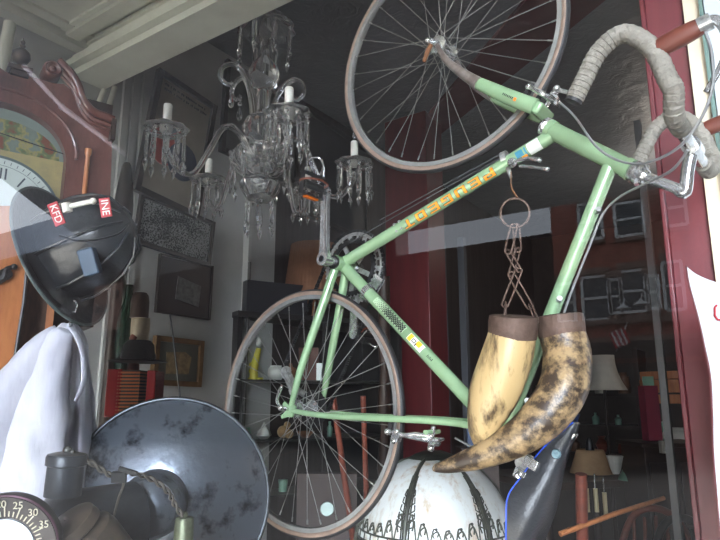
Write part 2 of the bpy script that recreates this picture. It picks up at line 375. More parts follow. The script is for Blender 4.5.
DL = H0 + hx * .022; TL_ = LB(613, 160); TL_ = H0 + hx * (TL_ - H0).dot(hx)
down = bp_('down_tube', MB().tube([V((.012, .008, 0)), DL], .0165, 20), M_green)
seat = bp_('seat_tube', MB().tube([V((-.004, .01, 0)), SC + (SC).normalized() * .03], .0165, 20), M_green)
bp_('top_tube', MB().tube([SC, TL_], .0155, 20), M_green)
bp_('bottom_bracket', MB().tube([V((0, 0, -.034)), V((0, 0, .034))], .021, 20).tube([V((0, 0, -.04)), V((0, 0, -.03))], .019, 20, mi=1), [M_green, M_darkmetal])
for sg in (-1, 1):
    dz = .062 * sg
    dl = V((RH.x + .012, RH.y + .004, dz))
    bp_('chain_stay', MB().tube(spline([V((-.01, .0, .022 * sg)), V((-.12, .018, .036 * sg)), V((-.3, .045, .056 * sg)), dl]), splr([.0125, .0125, .0105, .0075]), 14), M_green)
    bp_('seat_stay', MB().tube(spline([V((SC.x + .002, SC.y - .008, .021 * sg)), V((SC.x - .03, SC.y - .12, .032 * sg)), V((-.36, .2, .055 * sg)), V((RH.x + .002, RH.y + .014, dz))]), splr([.0085, .0085, .008, .0065]), 12), M_green)
    # dropout plate with slot and eyelets
    pl = [(-.012, .024), (.018, .022), (.02, .006), (.008, -.002), (.012, -.022), (.002, -.026), (-.004, -.012), (-.012, -.006), (-.028, -.016), (-.034, -.008), (-.02, .008)]
    bp_('dropout', MB().prism([V((RH.x + a, RH.y + c, dz - .003)) for a, c in pl], (0, 0, .006)).tube([V((RH.x - .026, RH.y - .008, dz - .005)), V((RH.x - .026, RH.y - .008, dz + .005))], .006, 10), M_green)
br = V((SC.x - .04, SC.y - .12, 0)) ; brc = LB(432, 432, 0)
bp_('stay_bridge', MB().tube([V((brc.x, brc.y, -.03)), V((brc.x, brc.y, .03))], .006), M_green)
bp_('seat_lug', MB().tube([SC - SC.normalized() * .015, SC + SC.normalized() * .034], .0185, 20).tube([SC + V((-.02, .012, -.016)), SC + V((-.02, .012, .016))], .006), M_green)
# fork
CR_ = LB(541, 112)
fk = bp_('fork', MB().box(CR_, (.03, .03, .075), (hx, hx.cross(V((0, 0, 1))), V((0, 0, 1)))), M_green, bevel=.006)
fax = -hx
for sg in (-1, 1):
    pts = [CR_ + V((0, 0, .032 * sg)), LB(510, 97, -.04) .xy.to_3d() + V((0, 0, .036 * sg)), LB(478, 83, -.045).xy.to_3d() + V((0, 0, .042 * sg))]
    bp_('fork_blade', MB().tube(spline(pts), splr([.019, .0185, .0155]), 16, flat=.72, updir=(1, 0, 0)), M_green, parent=fk)
    tip = [pts[2], LB(462, 73, -.047).xy.to_3d() + V((0, 0, .045 * sg)), LB(446, 60, -.05).xy.to_3d() + V((0, 0, .048 * sg)), LB(437, 45, -.05).xy.to_3d() + V((0, 0, .05 * sg))]
    bp_('fork_tip', MB().tube(spline(tip), splr([.0152, .0125, .009, .006]), 14), mat('worn_chrome', s(160, 148, 142), .35, .5, var=s(96, 76, 66), scale=30), parent=fk)
# headset, stem
hs_ = bp_('headset', MB().lathe([(.001, 0), (.019, 0), (.023, .006), (.023, .012), (.018, .014), (.024, .018), (.024, .026), (.017, .03), (.015, .036), (.001, .036)], H1, hx), M_chrome)
bp_('headset', MB().lathe([(.001, 0), (.02, 0), (.023, -.006), (.018, -.009), (.022, -.014), (.017, -.02), (.001, -.02)], H0, hx), M_chrome)
ST = LB(683, 191); SE = V((ST.x + .085, ST.y - .015, 0))
stem = bp_('stem', MB().tube([H1 + hx * .02, ST], .011, 16).tube(spline([ST - hx * .012, ST + hx * .004, (ST + SE) / 2, SE]), [.0125] * 19, 16).tube([SE + V((0, 0, -.022)), SE + V((0, 0, .022))], .018, 16), M_chrome)
def bar(sg):
    return spline([SE, SE + V((0, 0, .09 * sg)), SE + V((.004, 0, .165 * sg)), SE + V((.035, -.006, .198 * sg)), LB(668, 80, -.2).xy.to_3d() + V((0, 0, .2 * sg)), LB(652, 49, -.2).xy.to_3d() + V((0, 0, .203 * sg)), LB(625, 35, -.2).xy.to_3d() + V((0, 0, .205 * sg)), LB(601, 52, -.2).xy.to_3d() + V((0, 0, .206 * sg)), LB(586, 80, -.2).xy.to_3d() + V((0, 0, .207 * sg)), LB(576, 101, -.2).xy.to_3d() + V((0, 0, .208 * sg))], 7)
hb = bp_('handlebar', MB().tube(bar(-1), .012, 12).tube(bar(1), .012, 12), M_chrome)
for sg in (-1, 1):
    pts = bar(sg)[8:]; n = 0; dense = []
    for i in range(len(pts) - 1):
        for k in range(6): dense.append(pts[i].lerp(pts[i + 1], k / 6))
    dense.append(pts[-1])
    bp_('bar_tape', MB().tube(dense, [.0162 + .0014 * ((i % 9) / 9) for i in range(len(dense))], 16), M_tape, parent=hb)
    bp_('end_plug', MB().tube([pts[-1] - (pts[-1] - pts[-2]).normalized() * .002, pts[-1] + (pts[-1] - pts[-2]).normalized() * .006], .0155, 16), M_rubber, parent=hb)
    b0 = LB(655, 52, -.2).xy.to_3d() + V((0, 0, .205 * sg)); b1 = LB(702, 28, -.2).xy.to_3d() + V((0, 0, .207 * sg))
    lv = bp_('brake_lever', MB().tube(spline([b0.lerp(b1, .0), b0.lerp(b1, .35), b0.lerp(b1, .75), b1]), splr([.016, .018, .0175, .015]), 14, flat=.8), M_hood, parent=hb)
    d = (b1 - b0).normalized(); up = V((-d.y, d.x, 0)); 
    lev = [b1 + d * .006, b1 + d * .022 - up * .01, b1 + d * .014 - up * .045, b1 - d * .02 - up * .08, b1 - d * .05 - up * .09]
    lev = [b1, b1 + d * .02, b1 + d * .026 + up * .03, b1 + d * .01 + up * .075, b1 - d * .03 + up * .115]
    bp_('lever_blade', MB().tube(spline(lev), splr([.010, .0085, .007, .006, .005]), 8, flat=.6), M_chrome, parent=lv)
    MB().tube([b1 - d * .004, b1 + d * .016], .0145, 14).build('lever_body', M_alu, lv)
# cables
def wire(name, pts, r, m, par=None, n=8): return bp_(name, MB().tube(spline(pts, n), r, 6), m, par)
wire('brake_cable', [LB(559, 102, -.01), LB(575, 117, -.03), LB(600, 150, -.08), LB(635, 164, -.12), LB(672, 152, -.17), LB(697, 125, -.2), LB(712, 90, -.215), LB(712, 55, -.21), LB(704, 28, -.205)], .0026, M_cable)
wire('brake_cable', [LB(528, 442, -.01), LB(543, 396, -.012), LB(563, 316, -.018), LB(590, 245, -.018), LB(603, 214, -.02), LB(620, 197, -.05), LB(645, 184, -.1), LB(672, 170, -.15), LB(688, 150, -.19)], .0026, M_cable)
for px, py in ((604, 213), (566, 301), (534, 402)):
    c = LB(px - 5, py - 1, 0); bp_('cable_clip', MB().tube([c + V((-.002, 0, -.01)), c + V((.003, .004, -.02))], .006), M_alu)
wire('gear_cable', [LB(505, 156, -.014), LB(440, 191, -.014), LB(380, 225, -.014), LB(350, 243, -.016)], .0013, M_cable_dark)
wire('gear_cable', [LB(505, 152, .01), LB(440, 187, .012), LB(380, 220, .014)], .0013, M_cable_dark)
wire('brake_cable', [LB(455, 438, -.01), LB(470, 446, -.012), LB(486, 455, -.012), LB(500, 458, -.012)], .0024, M_cable)
# shift levers on the down tube
sb = LB(513, 163, -.02)
sh = bp_('shift_lever', MB().lathe([(.001, 0), (.011, 0), (.011, .008), (.007, .014), (.001, .014)], sb, (0, 0, -1)).tube([sb + V((0, 0, -.006)), LB(528, 158, -.03), LB(538, 160, -.034)], [.0045, .004, .005], 8).ball(LB(539, 160, -.034), .006), M_chrome)
bp_('shift_lever', MB().tube([LB(520, 166, .0), LB(533, 167, -.01), LB(546, 169, -.01)], [.0045, .004, .005], 8).ball(LB(547, 169, -.01), .006), M_chrome)
bp_('shifter_clamp', MB().tube([LB(503, 160, 0), LB(508, 158, 0)], .019, 18).tube([LB(508, 168, -.01), LB(511, 178, -.012)], [.006, .004]), M_alu)
for px, py in ((402, 227), (397, 230)): bp_('bottle_boss', MB().tube([LB(px - 3, py - 6, -.01), LB(px, py + 2, -.012)], .004), M_alu)

# wheels
def wheel(c, zz, nm, axle):
    ang = [2 * PI * k / 96 for k in range(96)]
    R = MB(); prof = [(.3205, -.0095), (.3205, .0095), (.3095, .0088), (.3075, .004), (.3075, -.004), (.3095, -.0088)]
    n = len(prof); vs = [V((c.x + r * math.cos(a), c.y + r * math.sin(a), zz + z)) for a in ang for r, z in prof]
    R.add(vs, [(i * n + k, i * n + (k + 1) % n, ((i + 1) % 96) * n + (k + 1) % n, ((i + 1) % 96) * n + k) for i in range(96) for k in range(n)])
    w = bp_('wheel', R, mat('rim_alloy', s(176, 176, 174), .27, .6, var=s(150, 148, 145), scale=40))
    T = MB(); m = 16; vs = []; rr = .0105
    for a in ang:
        for k in range(m):
            t = 2 * PI * k / m; r = .3275 + rr * math.cos(t) * .95; vs.append(V((c.x + r * math.cos(a), c.y + r * math.sin(a), zz + rr * math.sin(t))))
    for i in range(96):
        for k in range(m):
            t = 2 * PI * (k + .5) / m; T.add([], [])
            T.f.append((i * m + k, i * m + (k + 1) % m, ((i + 1) % 96) * m + (k + 1) % m, ((i + 1) % 96) * m + k)); T.m.append(0 if math.cos(t) > .35 else 1)
    T.v = [tuple(v) for v in vs]
    bp_('tyre', T, [M_rubber, M_gum], w)
    S = MB(); hw = .03
    for k in range(36):
        sd = 1 if k % 2 else -1; a = 2 * PI * k / 36; off = (1 if (k // 2) % 2 else -1) * math.radians(72)
        h = V((c.x + .02 * math.cos(a + off), c.y + .02 * math.sin(a + off), zz + sd * hw)); e = V((c.x + .3 * math.cos(a), c.y + .305 * math.sin(a), zz + sd * .002))
        S.tube([h, e], .0011, 5); d = (e - h).normalized(); S.tube([e - d * .012, e], .0022, 6)
    bp_('spokes', S, M_spoke, w)
    bp_('hub', MB().lathe([(.001, -.046), (.008, -.046), (.01, -.034), (.025, -.033), (.026, -.029), (.014, -.026), (.011, 0), (.014, .026), (.026, .029), (.025, .033), (.01, .034), (.008, .046), (.001, .046)], V((c.x, c.y, zz)), (0, 0, 1)).tube([V((c.x, c.y, zz - axle)), V((c.x, c.y, zz + axle))], .0045), M_chrome, w)
    return w
w1 = wheel(RH, 0, 'rear', .075); w2 = wheel(FH, 0, 'front', .064)
# cassette
C = MB()
for i, r in enumerate((.052, .047, .042, .037, .033)):
    z = .034 + i * .0048; tn = int(r * 2 * PI / .0127)
    C.lathe([(.012, z), (r, z), (r, z + .0018), (.012, z + .0018)], RH, (0, 0, 1), n=tn * 2, mod=lambda a, z, tn=tn: 1.0 + (.035 if int(a / (2 * PI) * tn * 2 + .5) % 2 else -.035))
bp_('cassette', C, M_darkmetal, w1)
# quick releases
q = LB(281, 408, -.078); bp_('quick_release', MB().ball(q, .009).tube([V((RH.x, RH.y, -.06)), q], .005).tube(spline([q, LB(277, 400, -.085), LB(281, 388, -.09), LB(282, 386, -.09)], 4), splr([.004, .0045, .0055, .004], 4), 8), M_chrome, w1)
q = LB(428, 41, -.072); bp_('quick_release', MB().ball(q, .009).tube([FH + V((0, 0, -.05)), q], .005), M_chrome, w2)
bp_('quick_release', MB().tube(spline([LB(431, 45, -.07), LB(427, 53, -.075), LB(424, 62, -.075)], 4), splr([.006, .006, .0045], 4), 8), M_rust, w2)
for w_, c in ((w1, RH), (w2, FH)):
    bp_('axle_nut', MB().tube([c + V((0, 0, .058)), c + V((0, 0, .074))], .009, 8), M_chrome, w_)
# brake calipers
def caliper(c, rimpt, out):
    d = (rimpt - c); d.z = 0; L_ = d.length; d.normalize(); f = out
    B = MB()
    B.tube([c - f * .02, c + f * .03], .006, 10).ball(c + f * .03, .009)
    for sg in (-1, 1):
        o = c + f * (.014 + .005 * sg)
        B.tube(spline([o - d * .012 + V((0, 0, .03 * -sg)), o - d * .014, o + V((0, 0, .028 * sg)) + d * .004, o + d * L_ * .6 + V((0, 0, .034 * sg)), o + d * L_ + V((0, 0, .024 * sg))]), splr([.004, .006, .007, .006, .005]), 8)
        e = rimpt + V((0, 0, .021 * sg)) + f * .01
        B.ball(e + V((0, 0, .006 * sg)), .008)
    cal = bp_('brake_caliper', B, M_chrome)
    for sg in (-1, 1):
        P_ = MB()
        t = V((-d.y, d.x, 0)) if True else f
        P_.box(rimpt + V((0, 0, .016 * sg)), (.034, .012, .009), (V((-d.y, d.x, 0)), d, V((0, 0, 1))))
        bp_('brake_pad', P_, M_rubber, cal)
    return cal
c = CR_ + V((.022, .006, 0)); rd = (FH - c).normalized(); rp = FH - rd * .309
cal = caliper(c, V((rp.x, rp.y, 0)), V((.95, .3, 0)).normalized())
MB().tube([c + V((.03, .018, -.012)), c + V((.028, .045, -.012))], .005).ball(c + V((.03, .02, -.02)), .008).build('barrel_adjuster', M_alu, cal)
c = V((brc.x - .005, brc.y + .004, 0)); rd = (RH - c).normalized(); rp = RH - rd * .309
cal = caliper(c, V((rp.x, rp.y, 0)), V((-.95, .3, 0)).normalized())
p0 = LB(397, 436, -.035)
MB().box(p0, (.022, .02, .016)).ball(p0 + V((.012, 0, -.008)), .007).ball(p0 + V((-.012, .002, -.008)), .007).tube([p0, LB(415, 434, -.035), LB(432, 436, -.02)], .005).build('pad_holder', M_chrome, cal)
# crankset
CH = MB(); Rr = .108; nt_ = 52
def annulus(B, ri, ro, z, t, n, teeth=0):
    vs = []
    for k in range(n):
        a = 2 * PI * k / n; r2 = ro + (.004 if (teeth and (k // 2) % 2) else 0)
        for r in (ri, r2):
            for zz in (z, z + t): vs.append(V((r * math.cos(a), r * math.sin(a), zz)))
    fs = []
    for k in range(n):
        i = k * 4; j = ((k + 1) % n) * 4
        fs += [(i, i + 2, j + 2, j), (i + 1, j + 1, j + 3, i + 3), (i + 2, i + 3, j + 3, j + 2), (i, j, j + 1, i + 1)]
    B.add(vs, fs)
annulus(CH, .094, .103, .049, .003, 208, 1); annulus(CH, .074, .083, .049, .003, 80)
for k in range(20):
    a = 2 * PI * k / 20; CH.bar(V((.081 * math.cos(a), .081 * math.sin(a), .0505)), V((.096 * math.cos(a), .096 * math.sin(a), .0505)), .006 if k % 2 else .014, .003, (0, 0, 1))
for k in range(5):
    a = 2 * PI * k / 5 + .3; CH.bar(V((.015 * math.cos(a), .015 * math.sin(a), .053)), V((.078 * math.cos(a), .078 * math.sin(a), .0515)), .014, .005, (0, 0, 1)); CH.ball(V((.076 * math.cos(a), .076 * math.sin(a), .05)), .006)
bp_('chainring', CH, M_alu)
C2 = MB(); annulus(C2, .07, .081, .041, .003, 168, 1); bp_('chainring', C2, M_darkmetal)
def crank(e, z0, z1, sg):
    e = V((e.x, e.y, 0)); d = e.normalized(); t = V((-d.y, d.x, 0)); L_ = e.length; B = MB()
    B.tube([V((0, 0, z0 - .012 * 1)), V((0, 0, z0 + .012))], .0185, 20).tube([V((0, 0, z0)), V((0, 0, sg * .03))], .012, 14)
    prof = [(0, .0175), (.03, .0145), (.08, .0125), (L_ - .03, .012), (L_ - .012, .0145)]
    vs = []; 
    for x, w in prof:
        z = z0 + (z1 - z0) * x / L_
        for a, bz in ((1, -.0055), (.45, -.003), (-.45, -.003), (-1, -.0055), (-1, .0055), (1, .0055)): vs.append(d * x + t * (a * w) + V((0, 0, z + (bz if sg < 0 else -bz))))
    n = 6; fs = [(i * n + k, i * n + (k + 1) % n, (i + 1) * n + (k + 1) % n, (i + 1) * n + k) for i in range(len(prof) - 1) for k in range(n)] + [tuple(range(n)), tuple((len(prof) - 1) * n + k for k in range(n))]
    B.add(vs, fs); B.tube([e + V((0, 0, z1 - .006)), e + V((0, 0, z1 + .006))], .0135, 18)
    cr = bp_('crank_arm', B, M_chrome)
    MB().tube([V((0, 0, z0 + sg * .011)), V((0, 0, z0 + sg * .0135))], .009, 14).build('crank_bolt', M_darkmetal, cr)
    # pedal: axle, two-plate cage, reflector, toe clip
    pz = z1 + sg * .055; f = V((.94, -.34, 0)); u = V((.34, .94, 0))
    if sg > 0: f = V((-.2, .98, 0)); u = V((.98, .2, 0))
    pc = V((e.x, e.y, pz))
    Pm = MB().tube([e + V((0, 0, z1)), e + V((0, 0, z1 + sg * .095))], .007).tube([e + V((0, 0, z1 + sg * .02)), e + V((0, 0, z1 + sg * .085))], .011, 14)
    for k in (-1, 1):
        Pm.box(pc + f * (.03 * k), (.003, .022, .08), (f, u, V((0, 0, 1))))
    for k in (-1, 1): Pm.box(pc + V((0, 0, .038 * k)), (.062, .014, .003), (f, u, V((0, 0, 1))))
    pd = bp_('pedal', Pm, M_darkmetal)
    MB().box(pc - f * .034, (.006, .016, .045), (f, u, V((0, 0, 1)))).build('reflector', M_amber, pd, bevel=.001)
    MB().tube(spline([pc + f * .03 + V((0, 0, -.025)), pc + f * .062 + u * .004 + V((0, 0, -.028)), pc + f * .072 + u * .02 + V((0, 0, -.006)), pc + f * .045 + u * .036, pc + f * .02 + u * .038]), .0022, 6).tube(spline([pc + f * .03 + V((0, 0, .025)), pc + f * .062 + u * .004 + V((0, 0, .028)), pc + f * .072 + u * .02 + V((0, 0, .006)), pc + f * .045 + u * .036]), .0022, 6).build('toe_clip', M_chrome, pd)
    MB().tube(spline([pc + u * .036 + f * .01, pc + u * .026 + V((0, 0, .034)) + f * .008, pc - u * .006 + V((0, 0, .04)) + f * .005, pc - u * .010, pc - u * .006 - V((0, 0, .04)) + f * .005, pc + u * .026 - V((0, 0, .034)) + f * .008, pc + u * .036 + f * .01]), .003, 6).build('toe_strap', mat('strap_leather', s(120, 60, 40), .6), pd)
crank(LB(325, 191, -.095), -.075, -.092, -1)
e2 = -LB(325, 190, -.1)
crank(V((e2.x, e2.y, 0)), .062, .078, 1)
# chain with two runs
K = MB(); 
def run(a, b_, ra_, rb_):
    n = int((b_ - a).length / .0127)
    for i in range(n):
        p = a.lerp(b_, i / n); p2 = a.lerp(b_, (i + .75) / n)
        for z in (-.0035, .0035): K.bar(p + V((0, 0, z)), p2 + V((0, 0, z)), .008 if i % 2 else .0065, .0012, (0, 0, 1))
        K.tube([p + V((0, 0, -.004)), p + V((0, 0, .004))], .0035, 6)
zc = .05
run(V((.0, .105, zc)), V((RH.x, RH.y + .045, zc - .004)), 0, 0)
DJ = V((-.405, -.045, zc)); DJ2 = V((-.375, -.1, zc))
run(V((.0, -.105, zc)), DJ2 + V((.01, -.016, 0)), 0, 0); run(DJ2 + V((-.01, 0, 0)), DJ, 0, 0); run(DJ, V((RH.x - .03, RH.y - .03, zc)), 0, 0)
for k in range(26):
    a = PI / 2 - PI * k / 26; p = V((.107 * math.cos(a), .107 * math.sin(a), zc)); a2 = a - .1; p2 = V((.107 * math.cos(a2), .107 * math.sin(a2), zc))
    for z in (-.0035, .0035): K.bar(p + V((0, 0, z)), p2 + V((0, 0, z)), .008, .0012, (0, 0, 1))
bp_('drive_chain', K, M_darkmetal, kind='stuff')
# rear derailleur
RDm = MB().tube([V((RH.x, RH.y - .02, .068)), V((RH.x + .005, RH.y - .055, .074))], .009).tube([V((RH.x + .005, RH.y - .055, .074)), DJ + V((0, 0, .014))], .010)
for j in (DJ, DJ2): RDm.lathe([(.003, -.004), (.018, -.004), (.018, .004), (.003, .004)], j, (0, 0, 1), n=22, mod=lambda a, z: 1 + .08 * (int(a * 22 / (2 * PI) + .5) % 2))
RDm.bar(DJ + V((0, 0, .01)), DJ2 + V((0, 0, .01)), .02, .002, (0, 0, 1)); RDm.bar(DJ + V((0, 0, -.008)), DJ2 + V((0, 0, -.008)), .02, .002, (0, 0, 1))
bp_('rear_derailleur', RDm, M_alu)
# front derailleur cage + band clamp on the seat tube
f0 = LB(352, 284, .04); sd = SC.normalized()
fc = sd * .125
bp_('front_derailleur', MB().tube([fc - sd * .008, fc + sd * .008], .0195, 18).tube([fc + V((0, 0, .01)), fc + V((-.01, .01, .045))], .008).prism([fc + V((-.035, -.02, .054)), fc + V((.04, .0, .054)), fc + V((.05, -.03, .054)), fc + V((-.03, -.06, .054))], (0, 0, .002)).prism([fc + V((-.035, -.02, .042)), fc + V((.04, .0, .042)), fc + V((.05, -.03, .042)), fc + V((-.03, -.06, .042))], (0, 0, .002)), M_chrome)
# saddle and seat post
SP = SC + SC.normalized() * .07
bp_('seat_post', MB().tube([SC + SC.normalized() * .02, SP], .0125, 16).tube([SP + V((-.004, .0, -.022)), SP + V((-.004, .0, .022))], .014, 14), M_alu)
LO = [(507, 566), (506, 545), (506, 520), (508, 496), (521, 477), (541, 450), (560, 433), (573, 422)]
HI = [(524, 566), (534, 545), (545, 518), (553, 494), (560, 472), (568, 450), (574, 436), (578, 424)]
WD = [.056, .068, .072, .06, .04, .026, .021, .014]
S = MB(); vs = []; M_ = 16; LOW = []; LOWF = []; nS = 4
lo_ = [LB(x, y, -w) for (x, y), w in zip(LO, WD)]; hi_ = [LB(x, y, -w * .35) for (x, y), w in zip(HI, WD)]
lo_ = spline(lo_, nS); hi_ = spline(hi_, nS); wd_ = splr(WD, nS)
for l, h, w in zip(lo_, hi_, wd_):
    l = V((l.x, l.y, 0)); h = V((h.x, h.y, 0)); LOW.append(l + V((0, 0, -w))); LOWF.append(l + V((0, 0, w)))
    for j in range(M_ + 1):
        a = PI * j / M_; c_ = -math.cos(a); vs.append(l.lerp(h, math.sin(a) ** .55 if 0 < j < M_ else 0) + V((0, 0, w * (abs(c_) ** .75) * (1 if c_ > 0 else -1))))
n = M_ + 1; K_ = len(lo_)
S.add(vs, [(i * n + j, i * n + j + 1, (i + 1) * n + j + 1, (i + 1) * n + j) for i in range(K_ - 1) for j in range(M_)] + [tuple(range(n)), tuple((K_ - 1) * n + j for j in range(n))] + [(i * n, (i + 1) * n, (i + 1) * n + M_, i * n + M_) for i in range(K_ - 1)])
sad = bp_('saddle', S, M_saddle, angle=60)
bp_('blue_edging', MB().tube(LOW, .0017, 8).tube(LOWF, .0017, 8).tube([LOW[0], LOWF[0]], .0017, 8), M_blue, sad)
rear = (LOW[1] + LOWF[1]) / 2; nose = (LOW[-1] + LOWF[-1]) / 2; ax = nose - rear; SL = ax.length; ax.normalize(); up = V((-ax.y, ax.x, 0))
up = up if up.y > 0 else -up
e = LB(555, 455, 0); e = V((e.x, e.y, -.04)); e2_ = rear + ax * (SL * .72); eb = LB(556, 454, -.030)
bp_('badge', MB().lathe([(.001, .002), (.008, .002), (.0095, 0), (.0095, -.003), (.001, -.003)], eb, (0, 0, -1), n=16), mat('silver_badge', s(150, 180, 190), .3, .5, var=s(40, 60, 80), scale=200), sad)
Rl = MB()
for sg in (-1, 1):
    Rl.tube(spline([rear + ax * .03 + up * .0 + V((0, 0, .035 * sg)), rear + ax * .06 - up * .035 + V((0, 0, .024 * sg)), rear + ax * .13 - up * .038 + V((0, 0, .022 * sg)), rear + ax * (SL * .93) + up * .01 + V((0, 0, .008 * sg))]), .0035, 8)
bp_('saddle_rails', Rl, M_chrome, sad)
cl = LB(524, 471, -.02); 
bp_('saddle_clamp', MB().box(LB(532, 463, -.03), (.022, .03, .02), (ax, up, V((0, 0, 1)))).box(LB(521, 474, -.03), (.02, .026, .022), (ax, up, V((0, 0, 1)))).tube([LB(518, 476, -.045), LB(518, 476, .04)], .006).ball(LB(521, 474, -.046), .008), M_chrome, sad, bevel=.003)

# lettering and bands laid on the tubes
def decal(name, a, b_, r, rects, m, lift=.0005, ref=None, half=True, par=None):
    a = V(a); b_ = V(b_); d = (b_ - a).normalized(); c0 = BM.transposed() @ (EYE - BO); toeye = c0 - (a + b_) / 2 if ref is None else V(ref)
    nrm = (toeye - d * toeye.dot(d)).normalized(); side = d.cross(nrm); B = MB()
    for (s0, s1, t0, t1) in rects:
        k = max(1, int(abs(t1 - t0) / .003)); vs = []
        for i in range(k + 1):
            t = (t0 + (t1 - t0) * i / k) / r
            o = nrm * math.cos(t) + side * math.sin(t)
            vs += [a + d * s0 + o * (r + lift), a + d * s1 + o * (r + lift)]
        B.add(vs, [(2 * i, 2 * i + 1, 2 * i + 3, 2 * i + 2) for i in range(k)])
    return bp_(name, B, m, par)
GL = {'P': [(0, 1, 0, 6), (0, 4, 5, 6), (3, 4, 2.6, 6), (0, 4, 2.6, 3.6)], 'E': [(0, 1, 0, 6), (0, 4, 5, 6), (0, 3.4, 2.5, 3.5), (0, 4, 0, 1)], 'U': [(0, 1, 0, 6), (3, 4, 0, 6), (0, 4, 0, 1)],
      'G': [(0, 1, 0, 6), (0, 4, 5, 6), (0, 4, 0, 1), (3, 4, 0, 3), (2, 4, 2.2, 3.1)], 'O': [(0, 1, 0, 6), (3, 4, 0, 6), (0, 4, 0, 1), (0, 4, 5, 6)], 'T': [(0, 4, 5, 6), (1.5, 2.5, 0, 6)]}
A_ = LB(497, 174); Z_ = LB(404, 218); dd = (V((.012, .008, 0)) - DL).normalized()
A0 = DL + dd * (A_ - DL).dot(dd); A1 = DL + dd * (Z_ - DL).dot(dd); L_ = (A1 - A0).length; pitch = L_ / 6.72; cw = pitch * .72 / 4; chh = .021 / 6
ora = []; blk = []
for i, ch in enumerate('PEUGEOT'):
    for (x0, x1, y0, y1) in GL[ch]:
        rr = (i * pitch + x0 * cw, i * pitch + x1 * cw, (3 - y1) * chh, (3 - y0) * chh); ora.append(rr); g = .0011
        blk.append((rr[0] - g, rr[1] + g, rr[2] - g, rr[3] + g))
decal('lettering', A0, A1, .0165, blk, M_black, .0003, par=down); decal('lettering', A0, A1, .0165, ora, M_orange, .0007, par=down)
A_ = LB(543, 147); dA = DL + dd * (A_ - DL).dot(dd)
decal('tube_band', dA, dA + dd * .05, .0165, [(0, .03, -.016, .016)], M_white, .0004, par=down)
decal('tube_band', dA, dA + dd * .05, .0165, [(.034, .038, -.012, .012), (.042, .06, -.004, .012), (.046, .056, -.012, -.006)], M_teal, .0004, par=down)
decal('tube_band', dA, dA + dd * .05, .0165, [(.036, .05, -.011, -.005)], M_orange, .0008, par=down)
# seat tube checks
us = sd; st = LB(378, 303); s0 = (st - V((0, 0, 0))).dot(us); ck = []
for i in range(24):
    for j in range(3):
        g = .0058; w = .0028 * min(1, .35 + i / 14)
        y = (j - 1.25 + (.5 if i % 2 else 0)) * g * 1.1 - .001
        ck.append((s0 + i * .0050, s0 + i * .0050 + w * 1.7, y - w, y + w))
decal('check_pattern', (0, 0, 0), us, .0165, [(s0 - .005, s0 + .122, -.0105, .009)], mat('pale_decal', s(172, 196, 158), .4), .0002, par=seat)
decal('check_pattern', (0, 0, 0), us, .0165, ck, M_black, .0005, par=seat)
s1 = (LB(411, 337)).dot(us)
decal('tube_band', (0, 0, 0), us, .0165, [(s1, s1 + .055, -.010, .010)], M_white, .0004, par=seat)
decal('tube_band', (0, 0, 0), us, .0165, [(s1 + .002, s1 + .014, -.009, .009), (s1 + .03, s1 + .046, -.009, .004)], M_yellow, .0007, par=seat)
decal('tube_band', (0, 0, 0), us, .0165, [(s1 + .016, s1 + .028, -.004, -.002), (s1 + .016, s1 + .028, .003, .005), (s1 + .016, s1 + .018, -.004, .005), (s1 + .026, s1 + .028, -.004, .005), (s1 + .03, s1 + .033, 0, .008)], M_black, .001, par=seat)
decal('tube_band', (0, 0, 0), us, .0165, [(s1 + .075 + i * .004, s1 + .077 + i * .004, -.003 + (i % 2) * .002, .004) for i in range(5)], M_black, .0005, par=seat)
fa = LB(521, 102, -.036); fb = LB(497, 91, -.038); fa.z = -.035; fb.z = -.038
decal('blade_lettering', fa, fb, .0186, [(.004, .011, -.004, .004)], mat('fork_orange', s(226, 120, 40), .4), .0004, par=fk)
decal('blade_lettering', fa, fb, .0186, [(.014 + i * .0045, .0165 + i * .0045, -.0025, .0025) for i in range(7)], M_black, .0004, par=fk)
# ================================================================== CHANDELIER
cc = P(261, 160, 2.25)                       # centre of the ring of candle cups
ch = empty('chandelier', 'crystal chandelier with white candles and hanging prisms below the white beam', 'chandelier', V((cc.x, cc.y, cc.z)))
def zpx(y, x=262): return PP(x, y, cc, V((-.567, .823, 0)).normalized()).z - cc.z
RA = .355
def cp(name, mb, parent=None, m=None, **k): return mb.build(name, m or M_crystal, parent or ch, **k)
zt_ = zpx(22, 268)
cx_ = P(268, 30, 2.25); 
sc_ = lambda a, z: 1 + .06 * math.cos(a * 10)
cp('canopy', MB().lathe([(.012, .03), (.06, .02), (.105, -.012), (.112, -.03), (.106, -.033), (.058, .012), (.012, .022)], (0, 0, zt_), n=60, mod=sc_))
pr = [(.012, zt_ + .02), (.02, zt_ - .02), (.03, zpx(33)), (.022, zpx(38)), (.016, zpx(50)), (.02, zpx(58)), (.05, zpx(66)), (.062, zpx(76)), (.055, zpx(84)), (.02, zpx(90)), (.026, zpx(93)), (.024, zpx(110)), (.03, zpx(116)), (.06, zpx(120)), (.072, zpx(127)), (.07, zpx(134)), (.03, zpx(141)), (.022, zpx(146)), (.026, zpx(158)), (.05, zpx(163)), (.03, zpx(185)), (.012, zpx(188))]
pr = sorted(pr, key=lambda a: a[1])
cp('stem', MB().lathe([(.001, pr[0][1])] + pr + [(.001, pr[-1][1])], n=24, mod=lambda a, z: 1 + .02 * math.cos(a * 8)), angle=60)
cp('bowl', MB().lathe([(.02, zpx(178)), (.06, zpx(177)), (.105, zpx(166)), (.118, zpx(157)), (.112, zpx(156)), (.098, zpx(166)), (.055, zpx(174)), (.02, zpx(175))], n=60, mod=lambda a, z: 1 + .035 * math.cos(a * 12)))
